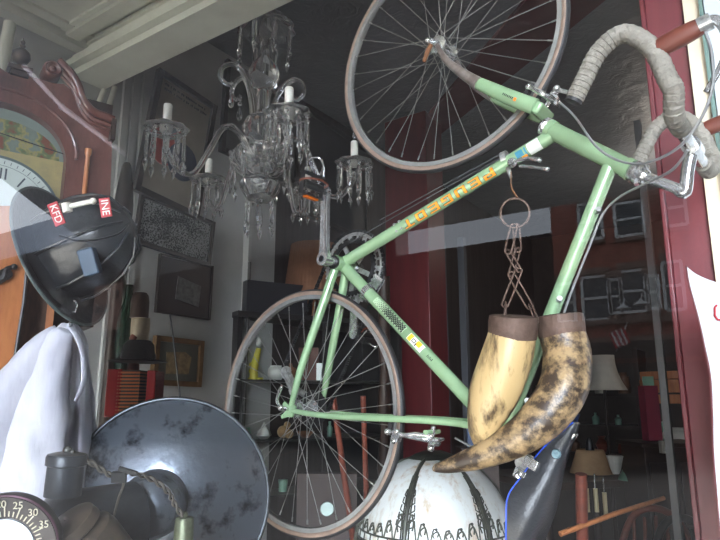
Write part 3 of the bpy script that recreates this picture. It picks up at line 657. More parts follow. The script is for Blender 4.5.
cp('bowl', MB().lathe([(.012, zpx(203)), (.045, zpx(200)), (.07, zpx(190)), (.075, zpx(184)), (.07, zpx(184)), (.04, zpx(196)), (.012, zpx(198))], n=40, mod=lambda a, z: 1 + .03 * math.cos(a * 10)))
cp('hook_rod', MB().tube([(0, 0, zt_ + .02), (0, 0, zt_ + .14)], .006), m=M_chrome)
# one prism: bead, plate, spear
def prism_mesh(L=.085, w=.0105, bead=True):
    B = MB()
    if bead: B.lathe([(.001, -.006), (.006, -.003), (.0075, .002), (.006, .006), (.001, .009)], (0, 0, -.008), n=8)
    B.lathe([(.001, 0), (w * .7, -.006), (w, -.014), (w, -L + .012), (w * .6, -L), (.001, -L - .002)], (0, 0, -.016), n=8, sy=.55)
    B.lathe([(.001, 0), (.0065, -.006), (.009, -.016), (.004, -.034), (.0005, -.046)], (0, 0, -.016 - L - .003), n=6)
    B.tube([(0, 0, 0), (0, 0, -.004)], .001, 5)
    return B
proto = None
def add_prism(parent, loc, rz, L=.085, cache={}):
    k = round(L, 3)
    if k not in cache:
        o = prism_mesh(L).build('prism', M_crystal, parent, angle=1); cache[k] = o
    else:
        o = cache[k].copy(); COL.objects.link(o); o.parent = parent
    o.location = loc; o.rotation_euler = (random.uniform(-.04, .04), random.uniform(-.04, .04), rz)
    return o
can = [o for o in ch.children if o.name.startswith('canopy')][0]
for k in range(8):
    a = 2 * PI * k / 8 + .35; add_prism(can, (.1 * math.cos(a), .1 * math.sin(a), zt_ - .035), a, .085)
bowls = [o for o in ch.children if o.name.startswith('bowl')]
for k in range(8):
    a = 2 * PI * k / 8 + .2; add_prism(bowls[0], (.108 * math.cos(a), .108 * math.sin(a), zpx(160)), a, .085)
for k in range(6):
    a = 2 * PI * k / 6 + .2; add_prism(bowls[1], (.05 * math.cos(a), .05 * math.sin(a), zpx(203)), a, .062)
CRh = V((CR.x, CR.y, 0)).normalized(); CFh = V((CF.x, CF.y, 0)).normalized()
arms = [(217, 0), (293, 0), (15, 0), (66, -.015), (136, -.01)]
for i, (an, dz) in enumerate(arms):
    a = math.radians(an); d = CRh * math.cos(a) + CFh * math.sin(a)
    def q(r, z): return d * r + V((0, 0, z))
    zb = zpx(163)
    arm = cp('candle_arm', MB().tube(spline([q(.03, zb), q(.09, zb + .09), q(.15, zb + .10), q(.2, zb + .0), q(.25, zb - .095 + dz), q(.30, zb - .1 + dz), q(RA - .012, zb - .05 + dz), q(RA, zb + .0 + dz)], 6), splr([.012, .0115, .011, .0105, .010, .010, .010, .009], 6), 12))
    zc_ = zb + .012 + dz
    bo = MB().lathe([(.012, 0), (.045, .004), (.07, .02), (.073, .026), (.066, .026), (.042, .012), (.012, .009)], (d * RA) + V((0, 0, zc_)), n=48, mod=lambda a, z: 1 + .05 * math.cos(a * 8) * (1 if z > .01 else 0)).build('bobeche', M_crystal, arm)
    cp('candle_cup', MB().lathe([(.01, 0), (.02, .008), (.022, .028), (.018, .028), (.013, .012)], d * RA + V((0, 0, zc_ + .008)), n=20), arm)
    cp('candle', MB().lathe([(.001, 0), (.0145, 0), (.0145, .096), (.013, .10), (.001, .10)], d * RA + V((0, 0, zc_ + .012)), n=18), arm, M_candle)
    if i == 2:
        cp('flame_bulb', MB().lathe([(.001, 0), (.007, .008), (.009, .02), (.005, .038), (.0012, .055), (.0005, .06)], d * RA + V((0, 0, zc_ + .114)), n=12), arm)
    for k in range(10):
        b_ = 2 * PI * k / 10 + i * .3; add_prism(arm, d * RA + V((.062 * math.cos(b_), .062 * math.sin(b_), zc_ + .012)), b_, .085 if k % 2 else .078)
# upper scrolls with pear drops
for an in (200, 345, 80, 268 + 180 - 300):
    a = math.radians(an); d = CRh * math.cos(a) + CFh * math.sin(a)
    def q(r, z): return d * r + V((0, 0, z))
    z0 = zpx(122); z1 = zpx(70)
    if an in (345,): z1 = zpx(84)
    arm = cp('scroll_arm', MB().tube(spline([q(.035, z0), q(.05, z0 + (z1 - z0) * .5), q(.085, z1 - .02), q(.12, z1), q(.155, z1 - .02), q(.162, z1 - .06), q(.135, z1 - .085), q(.115, z1 - .075)], 6), splr([.011, .0105, .010, .0095, .009, .0085, .008, .007], 6), 10))
    e = q(.118, z1 - .09)
    MB().ball(e, .007).ball(e + V((0, 0, -.018)), .009).lathe([(.001, 0), (.006, -.012), (.014, -.036), (.011, -.05), (.001, -.056)], e + V((0, 0, -.03)), n=10, sy=.6).build('pear_drop', M_crystal, arm, angle=15)
# ================================================================== THINGS AT THE FRONT
# --- horns
M_horn = mat('horn', s(186, 158, 112), .38, var=s(58, 42, 30), scale=26, amount=.95, stretch=(1, 1, .25), bump=.25, bscale=35, coat=.15, lo=.48, hi=.62)
M_horn2 = mat('horn_dark', s(160, 134, 98), .4, var=s(52, 40, 32), scale=34, amount=.98, detail=10, bump=.35, bscale=40, coat=.1, lo=.40, hi=.56)
def horn(name, label, pts, m, capn, capm):
    ctr = [P(x, y, d) for x, y, r, d in pts]; rs = [r * d / 611 for x, y, r, d in pts]
    root = empty(name, label, 'horn', ctr[0], 'pair of hanging horns')
    off = -ctr[0]
    c = spline([p + off for p in ctr], 8); r = splr(rs, 8)
    MB().tube(c, r, 28, cap=True).build('horn_body', m, root, angle=60)
    ax = (c[1] - c[0]).normalized(); r0 = rs[0]
    top = c[0] - ax * .0
    B = MB().lathe([(.001, -.012), (r0 * .9, -.012), (r0 * 1.03, -.010), (r0 * 1.06, 0), (r0 * 1.05, .024), (r0 * 1.03, .03), (r0 * .98, .031)], top, ax, n=32)
    cp_ = B.build('iron_cap', M_rustyiron, root)
    return root, ctr[0] - ax * .012
h1, t1 = horn('horn', 'short pale horn with a rusty iron cap, its tip pointing down', [(513, 322, 23, 1.14), (512, 335, 23.5, 1.14), (505, 362, 25.5, 1.14), (493, 395, 24.5, 1.14), (484, 422, 17, 1.14), (482, 440, 10.5, 1.14), (484, 449, 4, 1.14)], M_horn, 0, 0)
h2, t2 = horn('horn', 'long dark mottled horn with iron cap, curving under to the lampshade', [(560, 321, 22.0, 1.17), (562, 334, 22.5, 1.165), (567, 355, 23.5, 1.15), (564, 385, 24, 1.12), (548, 412, 22.5, 1.11), (521, 436, 18.5, 1.11), (488, 453, 13.5, 1.12), (455, 464, 8.5, 1.14), (437, 468, 4.5, 1.15), (433, 468.5, 2, 1.15)], M_horn2, 0, 0)
cap2 = [o for o in h2.children if o.name.startswith('iron_cap')][0]
# --- chain: wire hook, big ring, two strands of long links
root = empty('hanging_chain', 'rusty wire hook, ring and long-link chain holding up the two horns', 'chain', P(515, 215, 1.17))
o = -root.location
hk = [P(511, 172, 1.33), P(511, 178, 1.26), P(511, 184, 1.2), P(512, 189, 1.18), P(515, 194, 1.17), P(518, 198, 1.17)]
MB().tube([p + o for p in spline(hk)], .0016, 6).build('wire_hook', M_rust, root)
def ringpts(c, r, u, w, n=28, e=1): return [c + u * (r * math.cos(2 * PI * k / n)) + w * (r * e * math.sin(2 * PI * k / n)) for k in range(n)]
RC = P(515, 213, 1.17); r_ = 14.5 * 1.17 / 611
MB().tube(ringpts(RC + o, r_, CR, CU), .0023, 8, closed=True).build('ring', M_rustyiron, root)
def link(a, b_, w, tilt, name='link'):
    d = (b_ - a).normalized(); s_ = (CR * math.cos(tilt) + CF * math.sin(tilt)); s_ = (s_ - d * s_.dot(d)).normalized(); c = (a + b_) / 2; L_ = (b_ - a).length / 2 + .004
    pts = []
    for k in range(24):
        t = 2 * PI * k / 24; pts.append(c + o + d * (L_ - w) * (1 if math.cos(t) > 0 else -1) * min(1, abs(math.cos(t)) * 3) + d * w * math.cos(t) + s_ * w * math.sin(t))
    return MB().tube(pts, .0019, 8, closed=True).build(name, M_rustyiron, root)
for seq, D in (([(514, 226), (508, 252), (519, 270), (505, 305)], 1.165), ([(516, 226), (518, 250), (511, 274), (530, 307)], 1.175)):
    for i in range(3):
        a = P(*seq[i], D); b_ = P(*seq[i + 1], D); link(a, b_, .0065, .5 if i % 2 else -.3)
link(P(506, 304, 1.165), P(505, 316, 1.15), .006, 1.2); link(P(531, 306, 1.175), P(537, 322, 1.15), .007, .9)

# --- leaded glass dome shade
dc = P(436, 558, 1.98); SR = .262
root = empty('lampshade', 'large domed lampshade of white panels in black metal ribs under the horn tip', 'lampshade', dc)
prof = [(.055, .315), (.10, .305), (.15, .275), (.2, .22), (.237, .15), (.256, .07), (.262, 0), (.262, -.07)]
M_opal = mat('opal_glass', s(226, 230, 228), .25, var=s(176, 136, 84), scale=9, amount=.8, stretch=(3, 3, .2), Subsurface_Weight=0, Transmission_Weight=.15, lo=.5, hi=.72)
M_lead = mat('black_lead', s(60, 62, 56), .45, .6, var=s(84, 86, 74), scale=50)
def rad(z):
    for (r0, z0), (r1, z1) in zip(prof, prof[1:]):
        if z0 >= z >= z1: return r0 + (r1 - r0) * (z0 - z) / (z0 - z1 + 1e-9)
    return prof[-1][0]
base_a = math.atan2(-CF.y, -CF.x)
ribs = [base_a + math.radians(x) for x in (-28, 32, 92, 152, 212, 272)]
pp_ = [(v.x, v.y) for v in spline([V((r, z, 0)) for r, z in prof], 4)]
for i in range(6):
    a0 = ribs[i] + .02; a1 = ribs[i] + math.radians(60) - .02
    MB().lathe(pp_, a0=a0, a1=a1, n=10, uref=(1, 0, 0)).lathe([(r - .004, z) for r, z in pp_], a0=a0, a1=a1, n=10, uref=(1, 0, 0)).build('glass_panel', M_opal, root)
def dome(a, z, k=1.0):
    # lathe with ax=+z, uref=x : u=x, w = z cross x = y
    r = rad(z) * k; return V((r * math.cos(a), r * math.sin(a), z))
for a in ribs:
    B = MB(); pts = [dome(a, z, 1.012) for z in [.313, .3, .27, .22, .15, .07, 0, -.07]]
    B.tube(pts, .0075, 8); B.tube([dome(a + .05, z, 1.008) for z in [.27, .22, .15, .07, 0]], .003, 6); B.tube([dome(a - .05, z, 1.008) for z in [.27, .22, .15, .07, 0]], .003, 6)
    B.build('rib', M_lead, root)
MB().tube([V((0, 0, .32)), V((0, 0, .6 - dc.z))], .014, 12).lathe([(.11, .6 - dc.z), (.11, .62 - dc.z), (.03, .65 - dc.z)]).build('stand', M_rust, root)
MB().lathe([(.001, .335), (.03, .335), (.06, .325), (.085, .312), (.085, .306), (.001, .312)]).build('top_cap', M_lead, root)
for i in range(6):
    B = MB(); A0 = ribs[i]; W = math.radians(60); zz = .10
    for z in (zz, zz - .022, zz - .055): B.tube([dome(A0 + W * k / 12, z, 1.012) for k in range(13)], .003, 6)
    for k in range(7):
        t = (k + .5) / 7; h = .03 + .05 * (abs(t - .5) * 2) ** 2
        c = A0 + W * t
        B.tube(spline([dome(c - .06, zz + .0, 1.012), dome(c - .02, zz + h, 1.012), dome(c + .03, zz + h * .75, 1.012), dome(c + .02, zz + h * .4, 1.012)], 4), .0026, 6)
        B.tube(spline([dome(c + .07, zz + .0, 1.012), dome(c + .03, zz + h * .8, 1.012), dome(c - .03, zz + h * .6, 1.012), dome(c - .015, zz + h * .3, 1.012)], 4), .0024, 6)
        B.ball(dome(c + .01, zz + h, 1.015), .0045, 6)
        B.tube([dome(c, zz, 1.012), dome(c, zz - .055, 1.012)], .0024, 5)
        for kk in (-1, 1): B.tube([dome(c + .07 * kk, zz - .022, 1.012), dome(c, zz - .055, 1.012)], .0022, 5)
    for sd_ in (0, 1):
        for j in range(5):
            a = A0 + (.07 + .012 * j if sd_ == 0 else W - .07 - .012 * j); z = zz + .12 - .02 * j
            B.tube([dome(A0 + (.03 if sd_ == 0 else W - .03), z - .01, 1.012), dome(a + (.01 if sd_ == 0 else -.01), z, 1.012), dome(a, z + .014, 1.012)], .0022, 5)
    B.build('filigree', M_lead, root)

# --- black enamelled reflector dish
rc = P(168, 500, 1.25); nn = (EYE - rc).normalized(); nn = (nn + V((.08, -.26, -.10))).normalized()
root = empty('searchlight', 'big round black metal lamp housing with mottled glossy face at the bottom of the window', 'lamp', rc)
M_enamel = mat('enamel_sheen', s(118, 125, 136), .3, .8, var=s(24, 27, 31), scale=16, amount=.9, bump=.2, bscale=30, coat=.5, lo=.52, hi=.66)  # pale grey mottling puts a broad sheen into the black face's colour
ur = nn.cross(V((0, 0, 1))).normalized()
RR = .203
MB().lathe([(.001, .066), (.04, .064), (.09, .054), (.14, .034), (.175, .014), (RR - .004, 0), (RR - .006, -.012), (.001, -.03)], (0, 0, 0), nn, n=72, uref=ur).build('bell', M_enamel, root, angle=60)
u, w = ur, nn.cross(ur)
MB().tube([u * (RR * math.cos(2 * PI * k / 72)) + w * (RR * math.sin(2 * PI * k / 72)) for k in range(72)], .0045, 10, closed=True).build('rim', mat('rim_black', s(70, 74, 78), .25, .7), root)
dn = -w if w.z > 0 else w
nk = nn * .03 + u * -.0 + dn * .0
pc_ = P(152, 505, 1.15) - rc
MB().lathe([(.001, .062), (.03, .06), (.05, .05), (.058, .03), (.062, 0), (.062, -.06)], pc_, nn, n=40, uref=ur).build('lamp_socket', M_enamel, root)
tb = P(184, 527, 1.06) - rc
MB().lathe([(.001, .016), (.014, .016), (.016, .012), (.0165, -.02), (.018, -.03), (.018, -.055)], tb, (0, 0, 1), n=20).ball(tb + V((0, 0, .02)), .006).build('terminal', mat('verdigris_brass', s(110, 116, 92), .45, .5, var=s(70, 72, 62), scale=80), root)
# --- black canister with capped neck
k0 = P(66, 520, .98); 
root = empty('canister', 'black metal canister with a capped neck beside the dark dish', 'canister', k0)
M_can = mat('can_black', s(44, 48, 54), .38, .3, var=s(66, 70, 74), scale=12, bump=.1)
o = -k0
a = P(92, 505, 1.03); ax_ = (P(120, 500, 1.06) - P(40, 512, .97)).normalized()
c_ = P(44, 524, .99) + o
MB().lathe([(.001, -.004), (.04, -.004), (.06, .008), (.068, .022), (.068, .15), (.001, .15)], c_ + V((0, 0, -.02)), ax_, n=48).build('body', M_can, root)
nkp = P(66, 466, .97) + o
MB().lathe([(.0275, -.045), (.0275, .0), (.031, .002), (.031, .014), (.029, .018), (.001, .018)], nkp, V((.05, 0, 1)), n=32).build('neck', M_can, root)
MB().lathe([(.001, .022), (.012, .022), (.026, .019), (.03, .016), (.03, .012)], nkp, V((.05, 0, 1)), n=24).ball(nkp + V((.0, 0, .024)), .007).ball(nkp + V((.015, 0, .022)), .004).build('lid', mat('tarnish', s(96, 96, 92), .4, .6, var=s(60, 60, 60), scale=60), root)
# --- twisted wire from the neck to the terminal
pts = [P(60, 466, .99), P(72, 458, .985), P(78, 455, .98), P(90, 462, .98), P(105, 472, .99), P(118, 478, 1.0), P(125, 473, 1.0), P(140, 475, 1.02), P(155, 481, 1.03), P(168, 492, 1.045), P(174, 503, 1.05), P(182, 516, 1.055)]
root = empty('twisted_wire', 'old twisted cloth-covered wire looping from the canister neck to the terminal', 'wire', pts[0]); o = -pts[0]
sp = spline([p + o for p in pts], 10); A = []; B_ = []
for i, p in enumerate(sp):
    t = (sp[min(i + 1, len(sp) - 1)] - sp[max(i - 1, 0)]).normalized(); u_, w_ = basis(t); a = i * .55
    A.append(p + (u_ * math.cos(a) + w_ * math.sin(a)) * .0028); B_.append(p - (u_ * math.cos(a) + w_ * math.sin(a)) * .0028)
M_wire = mat('cloth_wire', s(92, 86, 78), .8, var=s(50, 46, 42), scale=80)
MB().tube(A, .0024, 6).tube(B_, .0024, 6).build('cord', M_wire, root)
MB().tube(spline([P(119, 475, .972) + o, P(124, 482, .97) + o, P(118, 500, .98) + o, P(113, 520, .98) + o]), .0022, 6).build('cord', M_wire, root)
MB().box(P(119, 477, .97) + o, (.022, .008, .016), (CR, CF, CU)).box(P(128, 471, .97) + o, (.03, .006, .006), ((CR - CU * .3).normalized(), CF, (CU + CR * .3).normalized())).build('wire_clip', M_blackpaint, root)
# --- brown round cap in front of the canister
q0 = P(84, 545, .9); root = tag(MB().lathe([(.001, .05), (.025, .05), (.04, .044), (.043, .03), (.036, .026), (.05, .016), (.054, .0), (.054, -.05), (.001, -.05)], (0, 0, 0), (CU - CF * .35 - CR * .5), n=40).build('brass_cap', mat('brown_brass', s(88, 76, 64), .4, .4, var=s(52, 46, 42), scale=30)), 'tarnished round metal cap at the foot of the black canister', 'cap'); root.location = q0

# --- meter dial ring
m0 = P(4, 548, .82); root = empty('meter_dial', 'black ring dial with pale scale marks and numbers around a white centre', 'dial', m0)
nn = (-CF + CU * .05 + CR * .15).normalized(); ux = nn.cross(V(CU)).normalized() * -1; ux = (CR - nn * CR.dot(nn)).normalized(); uy = nn.cross(ux)
Rm = 50 * .82 / 611
MB().lathe([(.001, -.02), (Rm * 1.02, -.02), (Rm * 1.04, -.002), (Rm, .003), (Rm * .58, -.0005), (Rm * .58, -.004), (.001, -.004)], (0, 0, 0), nn, n=64).build('ring_face', mat('dial_black', s(40, 34, 36), .35), root)
MB().lathe([(.001, .0002), (Rm * .56, .0002), (Rm * .56, -.004)], (0, 0, 0), nn, n=48).build('centre_plate', mat('dial_white', s(220, 224, 236), .4), root)
MB().tube([ux * (Rm * 1.02 * math.cos(2 * PI * k / 64)) + uy * (Rm * 1.02 * math.sin(2 * PI * k / 64)) for k in range(64)], .0022, 8, closed=True).build('bezel', mat('plum_metal', s(78, 48, 62), .3, .5), root)
B = MB(); Mlum = mat('dial_marks', s(196, 190, 168), .5)
for k in range(-15, 16):
    a = PI / 2 - k * math.radians(7); L_ = .018 if k % 3 == 0 else .010
    e = (ux * math.cos(a) + uy * math.sin(a)); r0 = Rm * .62
    B.bar(e * r0 + nn * .0036 * .2, e * (r0 + L_ * .75) + nn * .0018, .0016, .0006, up=nn)
B.build('scale_marks', Mlum, root)
for t_, k in (('10', -6), ('15', -3), ('20', 0), ('25', 3), ('30', 6), ('35', 9)):
    a = PI / 2 - k * math.radians(7) + .06; e = (ux * math.cos(a) + uy * math.sin(a)); text(t_, 'number', Mlum, root, e * (Rm * .88) + nn * .0045, ux, uy, .0135, .0004)

# --- white jacket on a hanger
def wrinkle(ob, st=.03, sz=.13):
    tx = bpy.data.textures.get('folds') or bpy.data.textures.new('folds', 'CLOUDS'); tx.noise_scale = sz; tx.noise_depth = 2
    m_ = ob.modifiers.new('folds', 'DISPLACE'); m_.texture = tx; m_.strength = st; m_.mid_level = .5; m_.texture_coords = 'LOCAL'
def PJ(x, y, d=1.1): return P(x, y, d + .1)
root = empty('white_jacket', 'white jacket hanging on a wire hanger in front of the wooden case', 'jacket', P(60, 400, 1.2)); o = -root.location
M_cloth = mat('white_cloth', s(188, 188, 198), .8, var=s(172, 172, 186), scale=6, bump=.6, bscale=7, stretch=(3, 3, .7), Sheen_Weight=.2)
rows = [  # y, left x, right x
    (324, 64, 74), (330, 58, 80), (338, 46, 83), (350, 32, 86), (364, 18, 88), (380, 6, 90), (400, -6, 94), (430, -20, 97), (470, -30, 98), (510, -34, 99), (560, -36, 100)]
B = MB(); vs = []; nU = 46
for (y, xl_, xr) in rows:
    for k in range(nU + 1):
        t = k / nU; x = xl_ + (xr - xl_) * t
        prog = min(1, (y - 322) / 100)
        fold = .022 * math.sin(t * 19 + y * .004) * prog + .012 * math.sin(t * 41 + y * .012 + 1) * prog + .02 * math.cos(t * PI * 2) * prog
        bul = -.05 * math.sin(PI * t) * (.3 + .7 * prog)
        vs.append(PJ(x, y, 1.12 + bul + fold) + o)
n = nU + 1
for sft in (0, 1):
    B.add([v + CF * (.006 * sft) for v in vs], [(i * n + k, i * n + k + 1, (i + 1) * n + k + 1, (i + 1) * n + k) for i in range(len(rows) - 1) for k in range(nU)])
B.build('body', M_cloth, root, angle=180, subsurf=1); wrinkle(root.children[0])
# collar + sleeve cylinder (tight stand-up sleeve end at the hook)
MB().tube([p + o for p in spline([PJ(71, 328, 1.07), PJ(78, 338, 1.065), PJ(83, 354, 1.06), PJ(84, 380, 1.06), PJ(76, 400, 1.07)])], splr([.008, .010, .009, .009, .006]), 12, flat=.5).build('lapel', M_cloth, root)
MB().tube([p + o for p in spline([PJ(66, 330, 1.06), PJ(55, 352, 1.055), PJ(44, 395, 1.05), PJ(38, 450, 1.04), PJ(34, 510, 1.04), PJ(32, 570, 1.04)])], splr([.012, .03, .045, .055, .058, .06]), 24).build('sleeve', M_cloth, root, angle=180, subsurf=1)
MB().tube([p + o for p in spline([PJ(60, 334, 1.075), PJ(42, 354, 1.06), PJ(18, 386, 1.055), PJ(-4, 430, 1.05), PJ(-12, 500, 1.05), PJ(-16, 570, 1.05)])], splr([.014, .034, .05, .06, .066, .07]), 24).build('sleeve', M_cloth, root, angle=180)
MB().tube([p + o for p in spline([PJ(70, 332, 1.09), PJ(70, 322, 1.09), PJ(74, 314, 1.09), PJ(77, 306, 1.09), PJ(75, 301, 1.09), PJ(71, 303, 1.09)])], .0017, 8).tube([PJ(70, 332, 1.09) + o, PJ(20, 372, 1.1) + o], .0017, 8).tube([PJ(70, 332, 1.09) + o, PJ(84, 345, 1.12) + o], .0017, 8).build('hanger', M_chrome, root)

for ch_ in root.children:
    if ch_.name.startswith('sleeve'): wrinkle(ch_, .035, .10)
# --- black leather fire helmet tipped on its side
hc = P(62, 256, 1.22); root = empty('fire_helmet', 'black leather fire helmet tipped on its side with red lettered patches', 'helmet', hc)
M_hel = mat('helmet_leather', s(36, 38, 40), .32, var=s(54, 56, 60), scale=10, bump=.2, bscale=60, coat=.3)
axh = (CR * .90 + CU * .40 - CF * .16).normalized(); ur = (CU - axh * CU.dot(axh)).normalized(); wr = axh.cross(ur)
def H(a, r, z, sx=1, sy=.78): return ur * (r * math.cos(a) * sx) + wr * (r * math.sin(a) * sy) + axh * z
MB().lathe([(.088, 0), (.12, -.012), (.146, -.004), (.15, .002), (.146, .004), (.12, -.004), (.088, .008)], (0, 0, 0), axh, n=48, sx=1, sy=.8, uref=ur).build('brim', M_hel, root)
MB().tube([H(2 * PI * k / 48, .149, .001, 1, .8) for k in range(48)], .0032, 8, closed=True).build('brim_edge', mat('helmet_edge', s(74, 84, 84), .35), root)
MB().lathe([(.092, 0), (.096, .03), (.092, .07), (.08, .11), (.06, .14), (.03, .158), (.001, .163)], (0, 0, 0), axh, n=48, sy=.82, uref=ur, mod=lambda a, z: 1 + .022 * math.cos(8 * a)).build('crown', M_hel, root, angle=30)
B = MB()
for k in range(8):
    a = 2 * PI * k / 8; B.tube([H(a, r * 1.03, z, 1, .82) for r, z in ((.095, .0), (.099, .03), (.095, .07), (.083, .11), (.062, .142), (.03, .16))], .0028, 6)
B.build('crown_seam', M_hel, root)
def patch(t_, px0, py0, px1, py1, w, d, flip=1, rt=None):
    a = P(px0, py0, d) - hc; b_ = P(px1, py1, d) - hc; c = (a + b_) / 2; dx = (b_ - a).normalized(); nrm = (-CF).copy(); nrm = (nrm - dx * nrm.dot(dx)).normalized(); dy = nrm.cross(dx)
    pt = MB().box(c, ((b_ - a).length, w, .003), (dx, dy, nrm)).build('patch', mat('patch_red', s(176, 36, 44), .4), root, bevel=.0008)
    text(t_, 'letters', M_white, pt, c + nrm * .002, dx, dy, w * .95, .0004)
patch('KFD', 52, 203, 61, 225, .019, 1.06); patch('INE', 104, 198, 107, 217, .019, 1.06)
MB().tube([P(67, 207, 1.055) - hc, P(93, 201, 1.055) - hc], .0045, 12).tube([P(66, 203, 1.055) - hc, P(68, 212, 1.055) - hc], .008, 12).ball(P(93, 201, 1.055) - hc, .006).build('bone_toggle', mat('bone', s(222, 218, 206), .4), root)
MB().box(P(90, 262, 1.12) - hc, (.03, .05, .02), ((CR + CU * .3).normalized(), (CU - CR * .3).normalized(), CF)).build('buckle_box', mat('blue_grey_patch', s(70, 86, 104), .3), root, bevel=.003)
MB().tube([p - hc for p in spline([P(60, 236, 1.10), P(75, 240, 1.09), P(95, 240, 1.09), P(118, 234, 1.1), P(128, 225, 1.13)])], .004, 8, flat=.5).build('strap', M_hel, root)
# ================================================================== CLOCK, CASE, WALL PICTURES
un = V((.332, .943, 0)).normalized(); nc = V((.943, -.332, 0)).normalized(); zc3 = V((0, 0, 1))
c0 = P(-8, 212, 1.45)
def KP(px, py, off=0): return PP(px, py, c0 + nc * off, nc) - c0
root = empty('tallcase_clock', 'dark wooden longcase clock with scrolled top and painted moon dial', 'clock', c0)
cxm = -8
def mir(pts): return [(x, y) for x, y in pts]
cu = lambda a: V(a)
def local(px, py, off=0): q = KP(px, py, off); return q.dot(un), q.z
def world2(u_, z_, off): return un * u_ + zc3 * z_ + nc * off
def sym(pts, off): # outline right side px -> symmetric polygon about clock axis
    R_ = [local(x, y) for x, y in pts]; return [world2(u_, z_, off) for u_, z_ in R_] + [world2(-u_, z_, off) for u_, z_ in reversed(R_)]
u_in, z_a = local(58, 128)
# hood front: ring-shaped board with arched opening, built as strips between outer outline and the arch
outer = [local(x, y) for x, y in ((-8, 74), (10, 74), (22, 73), (36, 78), (52, 83), (64, 84), (74, 92), (82, 108), (95, 117), (110, 121), (112, 150), (111, 175), (110, 210), (108, 240))]
def arch(rs, ztop, zsp, uw, n=14):
    pts = []
    for k in range(n): a = PI / 2 * (1 - k / (n - 1)); pts.append((uw * math.cos(a), zsp + (ztop - zsp) * math.sin(a)))
    return pts
ui, zs = local(66, 165); zt = local(-8, 99)[1]
inner = arch(0, zt, zs, ui); 
zb_ = outer[-1][1]; inner_full = inner[:-1] + [(ui, zs - (zs - zb_) * k / 4) for k in range(5)]
def resample(P_, n):
    L_ = [0]; 
    for a, b_ in zip(P_, P_[1:]): L_.append(L_[-1] + math.hypot(b_[0] - a[0], b_[1] - a[1]))
    out = []
    for k in range(n):
        t = L_[-1] * k / (n - 1); i = max(j for j in range(len(L_)) if L_[j] <= t + 1e-9); i = min(i, len(P_) - 2); f = (t - L_[i]) / (L_[i + 1] - L_[i] + 1e-9)
        out.append((P_[i][0] + (P_[i + 1][0] - P_[i][0]) * f, P_[i][1] + (P_[i + 1][1] - P_[i][1]) * f))
    return out
def strip(A_, B_, off, th, n=40):
    A_ = resample(A_, n); B_ = resample(B_, n); M = MB()
    for sg in (1, -1):
        vs = []
        for (a, b_) in zip(A_, B_):
            for o_ in (off, off - th): vs += [world2(sg * a[0], a[1], o_), world2(sg * b_[0], b_[1], o_)]
        fs = []
        for i in range(n - 1): j = i * 4; k = j + 4; fs += [(j, j + 1, k + 1, k), (j + 2, k + 2, k + 3, j + 3), (j, k, k + 2, j + 2), (j + 1, j + 3, k + 3, k + 1)]
        M.add(vs, fs)
    return M
hood = strip(outer, inner_full, 0, .10).build('hood', M_mahog, root, angle=30)
u2, z2 = local(76, 160); mo = arch(0, local(-8, 86)[1], z2 , u2); mo2 = arch(0, local(-8, 86)[1] - .008, z2, u2 - .008)
MB().tube([world2(a, b_, .004) for a, b_ in mo], .0045, 8).tube([world2(-a, b_, .004) for a, b_ in mo], .0045, 8).build('arch_bead', M_mahog, hood)
# swan neck mouldings
sw = [(58, 62), (70, 74), (77, 86), (82, 100), (92, 112), (106, 118), (113, 121)]
for sg in (1, -1):
    pts = [local(x, y) for x, y in sw]
    for dz, r, o_ in ((0, .011, .008), (-.018, .007, .004), (-.03, .005, .003)):
        MB().tube(spline([world2(sg * a, b_ + dz, o_) for a, b_ in pts], 6), r, 10).build('swan_neck', M_mahog, hood)
    a, b_ = local(52, 71)
    MB().lathe([(.001, .014), (.006, .012), (.008, .007), (.014, .008), (.018, .012), (.022, .008), (.023, 0), (.023, -.05)], world2(sg * a, b_, .008), nc, n=28).build('rosette', M_mahog, hood)
    e = local(112, 128); MB().box(world2(sg * e[0], e[1] - .01, -.03), (.012, .10, .06), (un, nc, zc3)).build('cornice_end', M_darkwood, hood)
a, b_ = local(20, 70)
for sg in (0,):
    bz = MB().box(world2(a, b_, -.01), (.055, .05, .012), (un, nc, zc3)).box(world2(a, b_ - .012, -.01), (.04, .04, .014), (un, nc, zc3)).build('plinth', M_darkwood, hood)
    MB().lathe([(.001, 0), (.008, 0), (.004, .008), (.006, .014), (.016, .02), (.022, .032), (.020, .046), (.010, .056), (.004, .06), (.008, .066), (.004, .07), (.006, .076), (.002, .082), (.001, .088)], world2(a, b_ + .006, -.01), (0, 0, 1), n=20).build('finial', mat('old_brass', s(70, 58, 48), .4, .5), root)
# side columns
for sg in (1, -1):
    a, b_ = local(88, 150); MB().lathe([(.001, .0), (.009, 0), (.009, .006), (.006, .012), (.0065, -.15), (.0085, -.16), (.0085, -.175), (.001, -.175)][::-1] if False else [(.001, -.2), (.009, -.2), (.009, -.19), (.0062, -.185), (.0055, -.02), (.009, -.012), (.009, 0), (.001, 0)], world2(sg * a, b_, .006), (0, 0, 1), n=16).build('side_column', M_oak, hood)
MB().box(world2(0, zb_ - .5 + 0, -.09), (2 * outer[-1][0] * .8, .16, 1.05), (un, nc, zc3)).box(world2(0, local(0, 150)[1] - .1, -.12), (2 * outer[-1][0] * .97, .16, .62), (un, nc, zc3)).build('case', M_darkwood, root)
